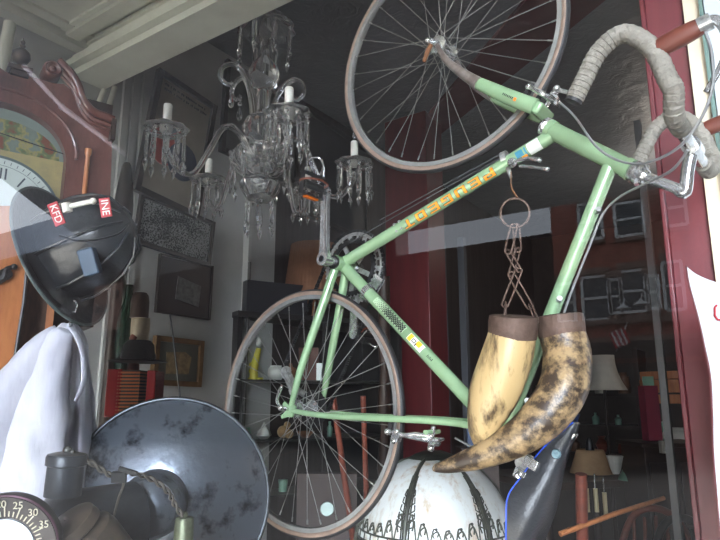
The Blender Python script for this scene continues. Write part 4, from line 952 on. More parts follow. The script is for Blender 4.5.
# moon dial panel with painted landscape, dial plate, chapter ring
mm = mat('moon_painting', s(120, 128, 118), .45); nt = mm.node_tree; b = nt.nodes['Principled BSDF']; tc = nt.nodes.new('ShaderNodeTexCoord')
ns = nt.nodes.new('ShaderNodeTexNoise'); ns.inputs['Scale'].default_value = 22; ns.inputs['Detail'].default_value = 6
rp = nt.nodes.new('ShaderNodeValToRGB'); e = rp.color_ramp.elements; e[0].position = .38; e[0].color = s(120, 70, 50); e[1].position = .66; e[1].color = s(118, 128, 120)
for ps, c in ((.46, s(92, 110, 74)), (.52, s(150, 140, 88)), (.57, s(110, 122, 112))): q = e.new(ps); q.color = c
nt.links.new(tc.outputs['Object'], ns.inputs[0]); nt.links.new(ns.outputs[0], rp.inputs[0]); nt.links.new(rp.outputs[0], b.inputs['Base Color'])
msky = mat('moon_sky', s(124, 136, 130), .4, var=s(112, 120, 112), scale=8)
um = ui * .985; zspl = local(60, 158)[1]; zt2 = local(-8, 101)[1]; zmid = local(-8, 112)[1]
def half_disc(lo_, hi_, uw, zb0, zt0, off, m, name, par):
    pts = [];
    for k in range(25):
        a = PI * k / 24; pts.append((uw * math.cos(a), zb0 + (zt0 - zb0) * math.sin(a)))
    return MB().prism([world2(a, b_, off) for a, b_ in pts], nc * -.004).build(name, m, par)
dialp = half_disc(0, 0, um, zspl, zt2, -.028, msky, 'moon_dial', root)
half_disc(0, 0, um * .93, zspl, zmid, -.026, mm, 'landscape', dialp)
MB().bar(world2(-um, zt2 - .05, -.02), world2(um * .98, zspl + .02, -.02), .002, .002).build('moon_edge', M_darkmetal, dialp)
zc_d = local(-8, 214)[1]; Rd = local(62, 214)[0] * 1.0
plate = MB().box(world2(0, (zspl + zc_d - Rd * 1.0) / 2, -.03), (2 * um, .006, zspl - (zc_d - Rd)), (un, nc, zc3)).build('dial_plate', mat('dial_plate_yellow', s(176, 160, 108), .45, var=s(120, 118, 100), scale=14), root)
dial = MB().lathe([(.001, .004), (Rd, .004), (Rd, 0), (.001, 0)], world2(0, zc_d, -.024), nc, n=72).build('dial', mat('dial_white_enamel', s(206, 216, 212), .4, var=s(188, 196, 190), scale=6), root)
MB().lathe([(Rd * .99, 0), (Rd * .99, .006), (Rd * 1.03, .006), (Rd * 1.03, 0)], world2(0, zc_d, -.024), nc, n=72).lathe([(Rd * .87, 0), (Rd * .87, .005), (Rd * .875, .005), (Rd * .875, 0)], world2(0, zc_d, -.024), nc, n=72).build('chapter_line', mat('dial_line', s(96, 108, 108), .4), dial)
Mnum = mat('numeral_grey', s(84, 90, 98), .5)
for k, t_ in enumerate(('XII', 'I', 'II', 'III', 'IIII', 'V', 'VI', 'VII', 'VIII', 'IX', 'X', 'XI')):
    a = PI / 2 - k * PI / 6 + .0; e_ = un * math.cos(a) + zc3 * math.sin(a)
    text(t_, 'numeral', Mnum, dial, world2(0, zc_d, -.0195) + e_ * Rd * .72, un * math.sin(a) - zc3 * math.cos(a), e_, .042, .0003)
B = MB()
for k in range(60):
    a = 2 * PI * k / 60; e_ = un * math.cos(a) + zc3 * math.sin(a); B.box(world2(0, zc_d, -.0195) + e_ * Rd * .93, (.008 if k % 5 else .012, .0015, .0008), (e_, un * -math.sin(a) + zc3 * math.cos(a), nc))
B.build('minute_marks', Mnum, dial)
B = MB()
for a, L_ in ((1.9, .6), (.2, .45)): e_ = un * math.cos(a) + zc3 * math.sin(a); B.bar(world2(0, zc_d, -.017), world2(0, zc_d, -.017) + e_ * Rd * L_, .006, .0015, up=nc)
B.build('hand', M_blackpaint, dial)
# --- orange wooden case with black edging and latch
d1 = 1.33
q0 = P(-10, 300, d1); root = empty('wooden_case', 'orange-brown wooden case with black rounded edge and a black latch', 'case', q0)
poly = [(-90, 203), (24, 206), (29, 209), (31, 216), (30, 232), (24, 300), (16, 350), (8, 400), (4, 470), (-90, 480)]
nq = (EYE - q0); nq.z = 0; nq = nq.normalized(); nq = (nq + CR * .15).normalized()
W2 = [PP(x, y, q0, nq) - q0 for x, y in poly]
MB().prism(W2, -nq * .05).build('body', M_oak, root, bevel=.003)
MB().tube(W2[1:9], .0035, 8).build('edging', M_blackpaint, root)
l0 = PP(6, 270, q0, nq) - q0 + nq * .006
MB().ball(l0 + un * .014 + zc3 * .008, .007).tube(spline([l0 + un * .014 + zc3 * .008, l0, l0 - un * .004 - zc3 * .02, l0 - un * .016 - zc3 * .03]), splr([.004, .006, .008, .006]), 8).lathe([(.001, .004), (.012, .004), (.014, -.004)], l0 - zc3 * .01, nq, n=20).build('latch', M_darkmetal, root)
# --- carved post with orange stile behind the helmet
q0 = P(50, 310, 1.46); root = [x for x in bpy.data.objects if x.name == 'tallcase_clock'][0]; o = -root.location
nq = (EYE - q0); nq.z = 0; nq.normalize(); rq = nq.cross(zc3) * -1
def QP(x, y, off=0): return PP(x, y, q0 + nq * off, nq) + o
MB().prism([QP(33, 215), QP(56, 215), QP(48, 300), QP(36, 440), QP(0, 440)], -nq * .1).build('trunk', mat('brown_grain', s(104, 72, 52), .45, var=s(56, 38, 30), scale=26, stretch=(4, 4, .7)), root)
MB().prism([QP(55, 236, .01), QP(62, 236, .01), QP(48, 372, .01), QP(40, 372, .01)], -nq * .12).build('stile', M_oak, root)
B = MB(); random.seed(5)
for k in range(3):
    y = 258 + 6 * k; B.tube([QP(30, y + 8, .004), QP(52, y + 6, .004)], .0025, 6)
for k in range(6):
    c = QP(30 + 3.5 * k, 276 - .5 * k, .006); B.tube([c + (rq * math.cos(t) + zc3 * math.sin(t)) * .006 for t in [i * PI / 4 for i in range(7)]], .0015, 5)
B.build('carving', M_darkwood, root)
# --- tall dark vase silhouette and green bottle, jug, hat, accordion by the side wall
def lathe_px(name, label, cat, m, prof_px, xc, d, group=None, n=32, extra=None, sx=1, mod=None):
    """profile given as (half width in px, y in px) at depth d about the axis at px column xc"""
    yb_ = prof_px[-1][1]; base = P(xc, yb_, d); nrm = V((CF.x, CF.y, 0)).normalized()
    pr = []
    for hw, y in prof_px:
        z = PP(xc, y, base, nrm).z - base.z; pr.append((max(hw * d / 611, .0005), z))
    ob = MB().lathe([(.0005, pr[0][1])] + pr + [(.0005, 0)], n=n, mod=mod).build(name, m, angle=50)
    ob.location = base; tag(ob, label, cat, group); return ob
M_dkgreen = mat('bottle_green', s(52, 84, 70), .1, Transmission_Weight=.5, coat=.5)
lathe_px('tall_vase', 'tall dark narrow vase against the grey side wall above the helmet', 'vase', mat('vase_dark', s(44, 38, 32), .4), [(3, 163), (4.5, 166), (6, 175), (8, 190), (9.5, 205), (9, 218), (7, 230), (6, 238)], 121, 2.3)
q = P(121, 238, 2.3)
ped = MB().lathe([(.001, 0), (.10, 0), (.10, .02), (.03, .06), (.022, .3), (.03, .5), (.02, q.z - .08), (.05, q.z - .03), (.05, q.z), (.001, q.z)]).build('pedestal', M_darkwood); ped.location = (q.x, q.y, 0); tag(ped, 'slender dark wooden pedestal carrying the tall dark vase', 'pedestal')
lathe_px('green_bottle', 'green glass bottle standing between the helmet and the stoneware jug', 'bottle', M_dkgreen, [(4, 285), (4, 296), (5, 303), (9, 314), (10, 322), (10, 345), (9, 362), (9, 372)], 123, 2.2)
lathe_px('stoneware_jug', 'brown and cream stoneware jug beside the green bottle', 'jug', mat('stoneware_brown', s(70, 54, 46), .4), [(6, 293), (8, 296), (9, 302), (9, 318)], 139, 2.2)
jug = lathe_px('jug_base', 'cream lower half of the stoneware jug', 'jug', mat('stoneware_cream', s(176, 164, 142), .5), [(9.1, 318), (9.3, 325), (8.8, 340), (7, 346)], 139, 2.2)
ob = [o_ for o_ in bpy.data.objects if o_.name == 'stoneware_jug'][0]
for k in ('label', 'category'): del jug[k]
jug.parent = ob; jug.location = jug.location - ob.location; jug.name = 'cream_body'
hp = P(138, 362, 2.15); hat = empty('black_hat', 'black felt hat under the stoneware jug', 'hat', hp)
MB().lathe([(.001, .075), (.04, .075), (.055, .06), (.06, .01), (.1, .004), (.105, 0), (.06, -.004), (.001, -.004)], n=36, sy=.85).build('felt_body', M_rubber, hat)
MB().lathe([(.0595, .012), (.0615, .012), (.0605, .03), (.0585, .03)], n=36, sy=.86).build('band', M_blackpaint, hat)
ac = P(133, 393, 2.1); root = empty('accordion', 'small red accordion with pleated bellows under the black hat', 'accordion', ac)
RA_ = (V((CR.x, CR.y, 0)).normalized(), V((CF.x, CF.y, 0)).normalized(), zc3)
MB().box(RA_[0] * -.05, (.05, .10, .16), RA_).build('end_block', mat('accordion_red', s(130, 28, 30), .25, coat=.6), root, bevel=.004)
MB().box(RA_[0] * .075, (.03, .10, .15), RA_).build('end_block', MATS['accordion_red'], root, bevel=.004)
B = MB()
for k in range(13):
    B.box(RA_[0] * (.0) + RA_[2] * (-.068 + .0113 * k), (.075, .1, .006), RA_, mi=0); B.box(RA_[2] * (-.0625 + .0113 * k), (.068, .09, .0055), RA_, mi=1)
B.build('bellows', [mat('bellows_gold', s(150, 84, 46), .4), M_rubber], root)
B = MB()
for k in range(5): B.ball(RA_[0] * -.078 - RA_[1] * .02 + RA_[2] * (-.03 + .016 * k), .005, 8)
B.build('buttons', M_white, root)
lathe_px('wooden_newel', 'turned brown wooden post behind the white jacket', 'post', M_redwood, [(4, 333), (7, 338), (5, 344), (6, 360), (7, 372), (4, 378), (5, 384), (7, 400), (8, 425), (8, 460), (9, 800)], 101, 1.9)

# --- framed pictures on the side wall
def frame_quad(name, label, TL, TR, BLy, X, fw, th, m_frame, m_pic, cat='picture', pic=None, mat_w=0):
    a = PX(*TL, X); b_ = PX(*TR, X); dx = (b_ - a); W_ = dx.length; dx.normalize(); dz = V((0, dx.z * -1, dx.y)); dz = dz if dz.z > 0 else -dz
    e = PX(TL[0] - (BLy - TL[1]) * .08, BLy, X); H_ = (a - e).dot(dz)
    root = empty(name, label, cat, a + dx * W_ / 2 - dz * H_, None); c = dz * (H_ / 2) - V((th / 2, 0, 0))
    nx = V((1, 0, 0)); B = MB()
    for sg in (-1, 1):
        B.box(c + dx * sg * (W_ / 2 - fw / 2), (fw, th, H_), (dx, nx, dz)); B.box(c + dz * sg * (H_ / 2 - fw / 2), (W_ - 2 * fw, th, fw), (dx, nx, dz))
    B.build('picture_frame', m_frame, root, bevel=.002)
    pc = MB().box(c - nx * .004, (W_ - 1.2 * fw, .008, H_ - 1.2 * fw), (dx, nx, dz)).build('picture_sheet', m_pic, root)
    return root, c + nx * .002, dx, dz, W_, H_, pc, nx
Xw_ = XL + .035
M_fr = mat('frame_black', s(34, 30, 28), .35, var=s(60, 50, 42), scale=30)
root, c, dx, dz, W_, H_, pc, nx = frame_quad('framed_poster', 'tall black-framed poster of a red and blue cap behind the left candle', (160, 67), (218, 106), 196, Xw_ + .02, .03, .03, M_fr, mat('poster_paper', s(142, 134, 120), .6, var=s(120, 112, 100), scale=5))
root['label'] = 'tall black-framed poster showing a red and blue cap, highest on the side wall'
def blob(name, pts, m, off=.002):
    o_ = MB().prism([c + dx * (W_ * x) + dz * (H_ * z) + nx * off for x, z in pts], nx * .002).build(name, m, pc); return o_
blob('red_cap', [(-.2 + .22 * math.cos(t), -.06 + .16 * math.sin(t)) for t in [i * PI / 12 for i in range(24)]], mat('poster_red', s(150, 52, 46), .6))
blob('blue_cap', [(.10 + .24 * math.cos(t), -.12 + .15 * math.sin(t)) for t in [i * PI / 12 for i in range(24)]], mat('poster_blue', s(48, 54, 70), .6), .003)
B = MB(); random.seed(9)
for r in range(2):
    x = -.36
    while x < .34:
        w = random.uniform(.01, .022); B.box(c + dx * W_ * (x + w / 2) + dz * H_ * (.41 - .04 * r) + nx * .003, (w * W_, .001, H_ * random.choice((.012, .018, .02))), (dx, nx, dz)); x += w + random.choice((.008, .008, .03))
B.build('text_lines', M_blackpaint, pc)
mlace = mat('lace', s(176, 180, 180), .7); nt = mlace.node_tree; b = nt.nodes['Principled BSDF']; tc = nt.nodes.new('ShaderNodeTexCoord'); vo = nt.nodes.new('ShaderNodeTexVoronoi'); vo.inputs['Scale'].default_value = 120
nz = nt.nodes.new('ShaderNodeTexNoise'); nz.inputs['Scale'].default_value = 8; mu = nt.nodes.new('ShaderNodeMath'); mu.operation = 'MULTIPLY'
rp = nt.nodes.new('ShaderNodeValToRGB'); rp.color_ramp.elements[0].position = .16; rp.color_ramp.elements[0].color = s(40, 42, 42); rp.color_ramp.elements[1].position = .32; rp.color_ramp.elements[1].color = s(150, 152, 150)
nt.links.new(tc.outputs['Object'], vo.inputs[0]); nt.links.new(tc.outputs['Object'], nz.inputs[0]); nt.links.new(vo.outputs['Distance'], mu.inputs[0]); nt.links.new(nz.outputs[0], mu.inputs[1]); nt.links.new(mu.outputs[0], rp.inputs[0]); nt.links.new(rp.outputs[0], b.inputs['Base Color'])
frame_quad('framed_lace', 'wide dark frame holding a piece of pale lace, below the cap poster', (142, 192), (216, 222), 243, Xw_, .02, .025, M_fr, mlace)
root, c, dx, dz, W_, H_, pc, nx = frame_quad('framed_print', 'square dark framed print between the lace frame and the gilt picture', (161, 253), (214, 266), 312, Xw_, .008, .02, M_fr, mat('dark_print', s(52, 50, 56), .35, var=s(60, 36, 30), scale=4))
blob('inner_picture', [(-.16, .18), (.28, .08), (.26, -.30), (-.18, -.22)], mat('print_grey', s(120, 122, 122), .5, var=s(40, 40, 42), scale=40))
root, c, dx, dz, W_, H_, pc, nx = frame_quad('gilt_picture', 'small gilt-framed picture of figures, lowest on the side wall', (157, 335), (205, 341), 385, Xw_, .025, .03, mat('gilt', s(120, 90, 56), .4, .3, var=s(80, 58, 38), scale=30), mat('picture_mount', s(98, 98, 86), .6))
blob('figures', [(-.26, .18), (.12, .22), (.26, .12), (.22, -.24), (-.24, -.26)], mat('picture_figures', s(150, 128, 92), .5, var=s(60, 44, 36), scale=36))
# dark framed mirrors higher on the rear wall, behind the chandelier
Xr = XL + .03
frame_quad('dark_mirror', 'large dark framed picture directly behind the chandelier stem', (228, 58), (302, 105), 150, Xr, .03, .03, M_fr, mat('old_mirror', s(70, 72, 66), .3, var=s(50, 48, 42), scale=5))
frame_quad('dark_picture', 'dark picture with a black frame just right of the chandelier candles', (306, 106), (372, 152), 210, Xr, .03, .03, M_fr, mat('old_picture', s(48, 50, 50), .35, var=s(40, 36, 34), scale=5))
bpy.data.objects['dark_picture']['label'] = 'dark picture in a black frame behind the candle with a glass flame'
# hanging cord on the wall
pts = [PX(170, 314, XL + .03), PX(174, 345, XL + .07), PX(180, 398, XL + .07)]
tag(MB().tube(spline(pts), .004, 6).build('cord', M_blackpaint), 'thin black cord hanging down in front of the gilt picture', 'cord')
# white curved enamel sign at the right edge
q0 = PY(700, 340, 1.45); root = empty('white_sign', 'white sign with a curved red-rimmed edge in front of the red post', 'sign', PY(715, 520, 1.45)); o = -root.location
def SP_(x, y): return PY(x, y, 1.45) + o
ed = spline([SP_(686, 266), SP_(689, 285), (SP_(698, 318)), SP_(704, 345), SP_(710, 375), SP_(712, 410), SP_(713, 450), SP_(716, 490), SP_(722, 560)], 5)
top = spline([SP_(686, 266), SP_(700, 276), SP_(730, 286), SP_(800, 300)], 5)
poly = list(reversed(top)) + ed[1:] + [SP_(800, 560)]
MB().prism(poly, (0, .012, 0)).build('panel', mat('sign_white', s(182, 185, 190), .5), root)
MB().tube([p + V((0, -.002, 0)) for p in ed], .0022, 6).build('rim', mat('sign_rim', s(96, 48, 50), .4), root)
MB().tube([SP_(717, 305) + V((0, -.003, 0)) for _ in (0,)] + [SP_(715, 308) + V((0, -.003, 0)), SP_(715, 316) + V((0, -.003, 0)), SP_(718, 320) + V((0, -.003, 0)), SP_(726, 320) + V((0, -.003, 0))], .0022, 6).build('red_mark', mat('sign_red', s(170, 40, 50), .4), root)
# ================================================================== THE SHOP BEHIND
def fr(px, py, d): return P(px, py, d)
HR = V((CR.x, CR.y, 0)).normalized(); HF = V((CF.x, CF.y, 0)).normalized(); Rz = (HR, HF, V((0, 0, 1)))
# --- glazed display cabinet behind the rear wheel
cA = P(232, 330, 3.05); 
x0 = P(236, 420, 3.1); x1 = P(400, 420, 3.6)
u = V((x1.x - x0.x, x1.y - x0.y, 0)); Wc = u.length; u.normalize(); nv = V((u.y, -u.x, 0)); nv = nv if nv.dot(EYE - x0) > 0 else -nv
zt = P(300, 316, 3.3).z; zb = .35
root = empty('display_cabinet', 'tall black glazed display cabinet seen through the lower bicycle wheel', 'cabinet', (x0.x, x0.y, zb)); RR_ = (u, -nv, V((0, 0, 1)))
H_ = zt - zb; D_ = .42
B = MB(); B.box(u * Wc / 2 - nv * D_ + V((0, 0, H_ / 2)), (Wc, .02, H_), RR_)
for k in (0, 1): B.box(u * (Wc * k) - nv * D_ / 2 + V((0, 0, H_ / 2)), (.025, D_, H_), RR_)
B.box(u * Wc / 2 - nv * D_ / 2 + V((0, 0, H_)), (Wc + .04, D_ + .04, .03), RR_).box(u * Wc / 2 - nv * D_ / 2 + V((0, 0, .02)), (Wc, D_, .04), RR_)
B.build('carcass', mat('cabinet_black', s(40, 38, 38), .4, var=s(26, 24, 24), scale=6), root, bevel=.003)
zs_ = [P(300, 381, 3.3).z - zb, P(300, 440, 3.3).z - zb, P(300, 492, 3.3).z - zb]
for z in zs_: MB().box(u * Wc / 2 - nv * D_ / 2 + V((0, 0, z)), (Wc - .03, D_ - .03, .012), RR_).build('shelf', mat('shelf_dark', s(58, 56, 54), .3), root)
B = MB()
for k in (0.0, .5, 1.0): B.box(u * (Wc * k) + V((0, 0, H_ / 2)), (.025, .02, H_), RR_)
B.build('door_frame', MATS['cabinet_black'], root)
MB().add([u * .02 + V((0, 0, .03)), u * (Wc - .02) + V((0, 0, .03)), u * (Wc - .02) + V((0, 0, H_ - .02)), u * .02 + V((0, 0, H_ - .02))], [(0, 1, 2, 3)]).build('door_pane', clear_glass('cabinet_glass', (.95, .97, .96, 1), .5), root)
def shelf_pt(px, k, back=.12):
    z = zs_[k] + zb + .006; c = x0 - nv * back; r = ray(px, 400); n_ = nv
    # point on the shelf line whose screen column is px
    hr = V((r.x, r.y, 0)); t = (V((c.x, c.y, 0)) - V((0, 0, 0))).dot(n_) / hr.dot(n_); return V((hr.x * t, hr.y * t, z))
lp = [0]
def item(name, label, cat, px, k, prof, m, back=.12, group=None, n=20, **kw):
    o_ = MB().lathe([(.0005, prof[0][1])] + prof + [(.0005, prof[-1][1])], n=n, **kw).build(name, m, angle=50); o_.location = shelf_pt(px, k, back); return tag(o_, label, cat, group)
M_yel = mat('yellow_ceramic', s(206, 190, 70), .35); M_wc = mat('white_ceramic', s(196, 196, 188), .3); M_bc = mat('brown_ceramic', s(118, 80, 54), .4, var=s(76, 50, 36), scale=20); M_tan = mat('tan_ceramic', s(170, 140, 100), .4, var=s(120, 96, 66), scale=20); M_grc = mat('green_ceramic', s(120, 160, 140), .3)
# yellow seated figurine
p_ = shelf_pt(253, 0); g = empty('yellow_figurine', 'small yellow figurine with a white head on the top cabinet shelf', 'figurine', p_)
MB().tube(spline([V((0, 0, 0)), V((0, 0, .05)), V((.012, 0, .11)), V((.03, 0, .17))]), splr([.026, .022, .02, .014]), 12).tube([HR * -.03, HR * .05], .014, 10).tube(spline([HR * .0 + V((0, 0, .1)), HR * -.035 + V((0, 0, .07)), HR * -.02 + V((0, 0, .04))]), .007, 8).build('robe', M_yel, g)
MB().ball(V((.03, 0, .195)), .017, 12).lathe([(.018, .205), (.012, .225), (.001, .235)], V((.03, 0, 0))).build('head', M_wc, g)
item('pale_jar', 'pale grey jar beside the yellow figurine', 'jar', 275, 0, [(.03, 0), (.045, .02), (.045, .06), (.03, .075), (.034, .08)], M_wc)
item('brown_jar', 'round brown lidded jar on the top cabinet shelf', 'jar', 290, 0, [(.03, 0), (.04, .03), (.03, .07), (.012, .08), (.008, .1)], M_bc, .2)
cb = MB().box((0, 0, .05), (.055, .03, .10), Rz).build('white_card', M_wc); cb.location = shelf_pt(321, 0); tag(cb, 'upright white card leaning on the top cabinet shelf', 'card')
cb = MB().box((0, 0, .09), (.18, .03, .19), Rz).box((0, -.018, .09), (.14, .004, .15), Rz, mi=1).build('brown_box', [M_redwood, M_bc]); cb.location = shelf_pt(252, 0, .3); tag(cb, 'brown wooden box behind the yellow figurine', 'box')
cb = MB().box((0, 0, .10), (.12, .04, .20), Rz).build('brown_book', mat('book_brown', s(92, 52, 40), .6)); cb.location = shelf_pt(308, 0, .28); tag(cb, 'reddish brown book standing between the jars and the white card', 'book')
item('seashell', 'pale spiral seashell on the middle cabinet shelf', 'shell', 265, 1, [(.02, 0), (.045, .02), (.035, .045), (.02, .06), (.012, .072), (.004, .09)], M_wc, sy=.8)
p_ = shelf_pt(284, 1); g = tag(MB().ball((0, 0, .035), .034).ball((.04, 0, .026), .026).ball((.01, .02, .07), .02).build('clay_figure', M_tan), 'tan clay figure group beside the seashell', 'figure'); g.location = p_
item('brown_bowl', 'shallow brown bowl on the middle cabinet shelf', 'bowl', 306, 1, [(.02, 0), (.05, .03), (.052, .034), (.018, .006)], M_bc)
item('small_bottle', 'small pale glass bottle beside the shallow brown bowl', 'bottle', 330, 1, [(.014, 0), (.016, .05), (.007, .065), (.008, .085)], M_grc)
item('ginger_jar', 'dark green pot on the middle cabinet shelf near its edge', 'pot', 247, 1, [(.02, 0), (.03, .03), (.022, .06), (.024, .064)], M_grc)
for k in range(7):
    o_ = MB().lathe([(.0005, 0), (.04, 0), (.066, .009), (.066, .012), (.038, .004), (.0005, .004)], n=28).build('stacked_plate', M_wc if k % 2 else M_grc); o_.location = shelf_pt(316, 2) + V((0, 0, .0105 * k)); tag(o_, 'white or greenish plate in the stack on the lowest visible cabinet shelf', 'plate', 'stack of plates in the cabinet')
item('glass_tumbler', 'short glass tumbler beside the plate stack', 'glass', 285, 2, [(.022, 0), (.026, .06), (.024, .06), (.02, .004)], M_grc)
item('teapot', 'pale teapot body on the lowest visible cabinet shelf', 'teapot', 262, 2, [(.02, 0), (.045, .03), (.04, .06), (.012, .07), (.008, .082)], M_tan)
# --- round mirror-like disc lower
pd_ = P(327, 509, 2.6); o_ = MB().lathe([(.0005, 0), (.028, 0), (.030, -.006), (.0005, -.006)], (0, 0, 0), (EYE - pd_), n=28).build('round_plaque', mat('plaque_green', s(92, 104, 98), .3, .4)); o_.location = pd_; tag(o_, 'small round greenish plaque seen between the lower wheel spokes', 'plaque')
b_ = MB().box(P(327, 509, 2.66), (.26, .06, .30), Rz).build('brown_crate', mat('crate_brown', s(58, 44, 40), .6)); tag(b_, 'dark brown crate behind the round plaque', 'crate')
# --- box and pleated lampshade on top of the cabinet
zt_w = zt + .015
pb = P(270, 302, 3.35); pb.z = 0
hb_ = P(270, 285, 3.4).z - P(270, 317, 3.4).z
o_ = MB().box((0, 0, hb_ / 2), (.36, .16, hb_), RR_).build('flat_box', mat('box_black', s(44, 44, 48), .4)); q = x0 + u * .22 - nv * .1; o_.location = (q.x, q.y, zt_w); tag(o_, 'flat black box lying on top of the display cabinet', 'box')
q = P(314, 300, 3.6); shd = empty('pleated_lampshade', 'brown pleated lampshade standing behind the crank and the chandelier prisms', 'lampshade', (q.x, q.y, zt_w))
zq = P(312, 300, 3.6).z - zt_w; ztp = P(312, 243, 3.6).z - zt_w
MB().lathe([(.18, zq), (.14, ztp), (.137, ztp), (.177, zq)], n=144, mod=lambda a, z: 1 + .02 * math.cos(a * 48)).build('shade', mat('pleated_brown', s(132, 92, 68), .7, var=s(100, 66, 46), scale=10), shd, angle=180)
MB().lathe([(.001, 0), (.07, 0), (.07, .01), (.02, .02), (.012, .03), (.012, zq), (.008, ztp)], n=20).build('stand', M_rust, shd)
# --- dark hanging banner folded beside it
# --- spindle, sticks, leaning poles
def stick(name, label, cat, a, b_, r, m, group=None, turned=False):
    a = V(a); b_ = V(b_); B = MB(); L_ = (b_ - a).length
    if turned:
        N = 24; B.tube([a.lerp(b_, i / N) for i in range(N + 1)], [r * (1 + .35 * math.sin(i * 2.1) * (1 if 4 < i < 20 else 0)) for i in range(N + 1)], 12)
    else: B.tube([a, a.lerp(b_, .5) + V((0, 0, .004)), b_], [r, r * .95, r * .8], 10)
    o_ = B.build(name, m); return tag(o_, label, cat, group)
stick('turned_post', 'turned dark wooden post between the chainring and the red column', 'post', P(384, 300, 3.0) + V((0, 0, .12)), P(386, 740, 3.0), .03, M_darkwood, turned=True)
stick('walking_stick', 'reddish walking stick leaning behind the lower wheel hub', 'stick', P(333, 396, 2.5), P(375, 700, 2.5), .013, M_redwood)
stick('walking_stick', 'shorter straight reddish stick behind the lower wheel rim', 'stick', P(363, 396, 2.6), P(376, 790, 2.6), .012, M_redwood)
# --- daylight slit of the back door, books, bottles in the middle
Yb = YBACK - .02
a = PY(449, 330, Yb); b_ = PY(456, 355, Yb)
root = struct('window_2', MB().box(((a.x + b_.x) / 2, Yb, (a.z + b_.z) / 2), (.10, .02, a.z - b_.z + .06)), emis('daylight_pane', s(214, 214, 210), 1.2))
MB().box(((a.x + b_.x) / 2 + .0, Yb - .02, (a.z + b_.z) / 2), (.012, .02, a.z - b_.z + .06)).build('glazing_bar', M_red, root)
T = MB(); p = PY(462, 400, Yb); T.box((p.x + .1, Yb, 1.2), (.06, .05, 2.4)); p = PY(488, 330, Yb)
struct('trim_16', T, mat('door_grey', s(92, 98, 98), .6))
a = PY(478, 300, Yb); struct('window_3', MB().box((a.x + .05, Yb + .0, a.z), (.34, .03, .5)), mat('far_pane', s(66, 76, 80), .3))
# low table across the shop with clutter
tz = P(600, 478, 3.6).z
root = empty('long_table', 'long dark table crossing the shop behind the saddle', 'table', (P(560, 500, 3.6).x + .4, P(560, 500, 3.6).y, 0))
o = -root.location
ta = P(520, 480, 3.7); tb_ = P(620, 480, 3.9); tc_ = (ta + tb_) / 2; tu = (tb_ - ta); tu.z = 0; TL2 = tu.length + .2; tu.normalize(); tv = V((-tu.y, tu.x, 0)); RT = (tu, tv, V((0, 0, 1)))
MB().box(V((tc_.x, tc_.y, tz - .02)) + o, (TL2, .7, .04), RT).build('tabletop', M_darkwood, root, bevel=.004)
for sx in (-1, 1):
    for sy in (-1, 1): c = V((tc_.x, tc_.y, 0)) + tu * sx * (TL2 / 2 - .08) + tv * sy * .28; MB().tube([c + o + V((0, 0, tz - .04)), c + o], [.03, .02], 12).build('leg', M_darkwood, root)
def tp(px, py_=478, d=3.6, z=None):
    p = P(px, py_, d); return V((p.x, p.y, tz if z is None else z))
def lathe_to(name, label, cat, px, ytop, ybot, d, prof, m, group=None, n=28, zbase=None, **kw):
    """prof: list of (half width px, fraction of height from the bottom)"""
    b_ = P(px, ybot, d); t = P(px, ytop, d); h = (t.z - b_.z); k = d / 611
    o_ = MB().lathe([(.0005, prof[0][1] * h)] + [(w * k, f * h) for w, f in prof] + [(.0005, prof[-1][1] * h)], n=n, **kw).build(name, m, angle=50)
    o_.location = b_; return tag(o_, label, cat, group) if label else o_
M_shadeW = mat('shade_white', s(186, 182, 172), .7, var=s(168, 164, 154), scale=8); M_shadeT = mat('shade_tan', s(168, 138, 104), .8, var=s(140, 110, 80), scale=12)
# white bell lampshade
def shade_lamp(name, label, px, yt, ym, yb_, d, wt, wb, m, base_m, bell=False, zb0=None, group=None):
    b0 = P(px, yb_, d); k = d / 611; z0 = 0 if zb0 is None else zb0; z1 = P(px, ym, d).z; z2 = P(px, yt, d).z
    g = empty(name, label, 'lamp', (b0.x, b0.y, z0), group); h1 = z1 - z0; h2 = z2 - z0
    pr = [(wb * k, h1)]
    for i in range(1, 8):
        t = i / 7; w = wb + (wt - wb) * (1 - (1 - t) ** 2.2 if bell else t); pr.append((w * k, h1 + (h2 - h1) * t))
    sc = (lambda a, z: 1) if not bell else (lambda a, z: 1 + (.05 * math.cos(a * 6)) * max(0, 1 - (z - h1) / (h2 - h1)))
    MB().lathe(pr + [(r - .003, z) for r, z in reversed(pr)] + [pr[0]], n=72, mod=sc).build('shade', m, g, angle=180)
    MB().lathe([(.001, 0), (.07, 0), (.07, .012), (.03, .03), (.018, .06), (.03, .12), (.02, .2), (.012, max(.22, h1 * .8)), (.012, h1), (.006, h2 * .99), (.001, h2 * .99)], n=20).build('stand', base_m, g)
    return g
shade_lamp('standard_lamp', 'white bell-shaped lampshade with a scalloped edge on a tall stand', 610, 354, 390, 460, 4.9, 12, 22, M_shadeW, M_darkwood, True)
shade_lamp('drum_lamp', 'wide off-white drum lampshade near the red post', 684, 429, 458, 500, 3.9, 25, 26, M_shadeW, M_darkwood, False)
shade_lamp('tan_lamp', 'tan fabric lampshade tapering upward, right of the saddle', 592, 450, 473, 478, 3.75, 13, 21, M_shadeT, M_darkmetal, False, zb0=tz)
# candlesticks (three cream sleeves below the tan shade)
for px in (588, 597, 606):
    b_ = P(px, 512 if px != 606 else 516, 3.0); g = empty('candle_sleeve', 'cream candle sleeve hanging under the tan lampshade', 'candle sleeve', b_, 'cream candle sleeves under the tan lampshade')
    MB().tube([V((0, 0, 0)), V((0, 0, .11))], .011, 12).build('sleeve', mat('cream_sleeve', s(190, 176, 138), .5), g); MB().tube([V((0, 0, .11)), V((0, 0, .18))], .004, 8).build('stem', M_chrome, g)
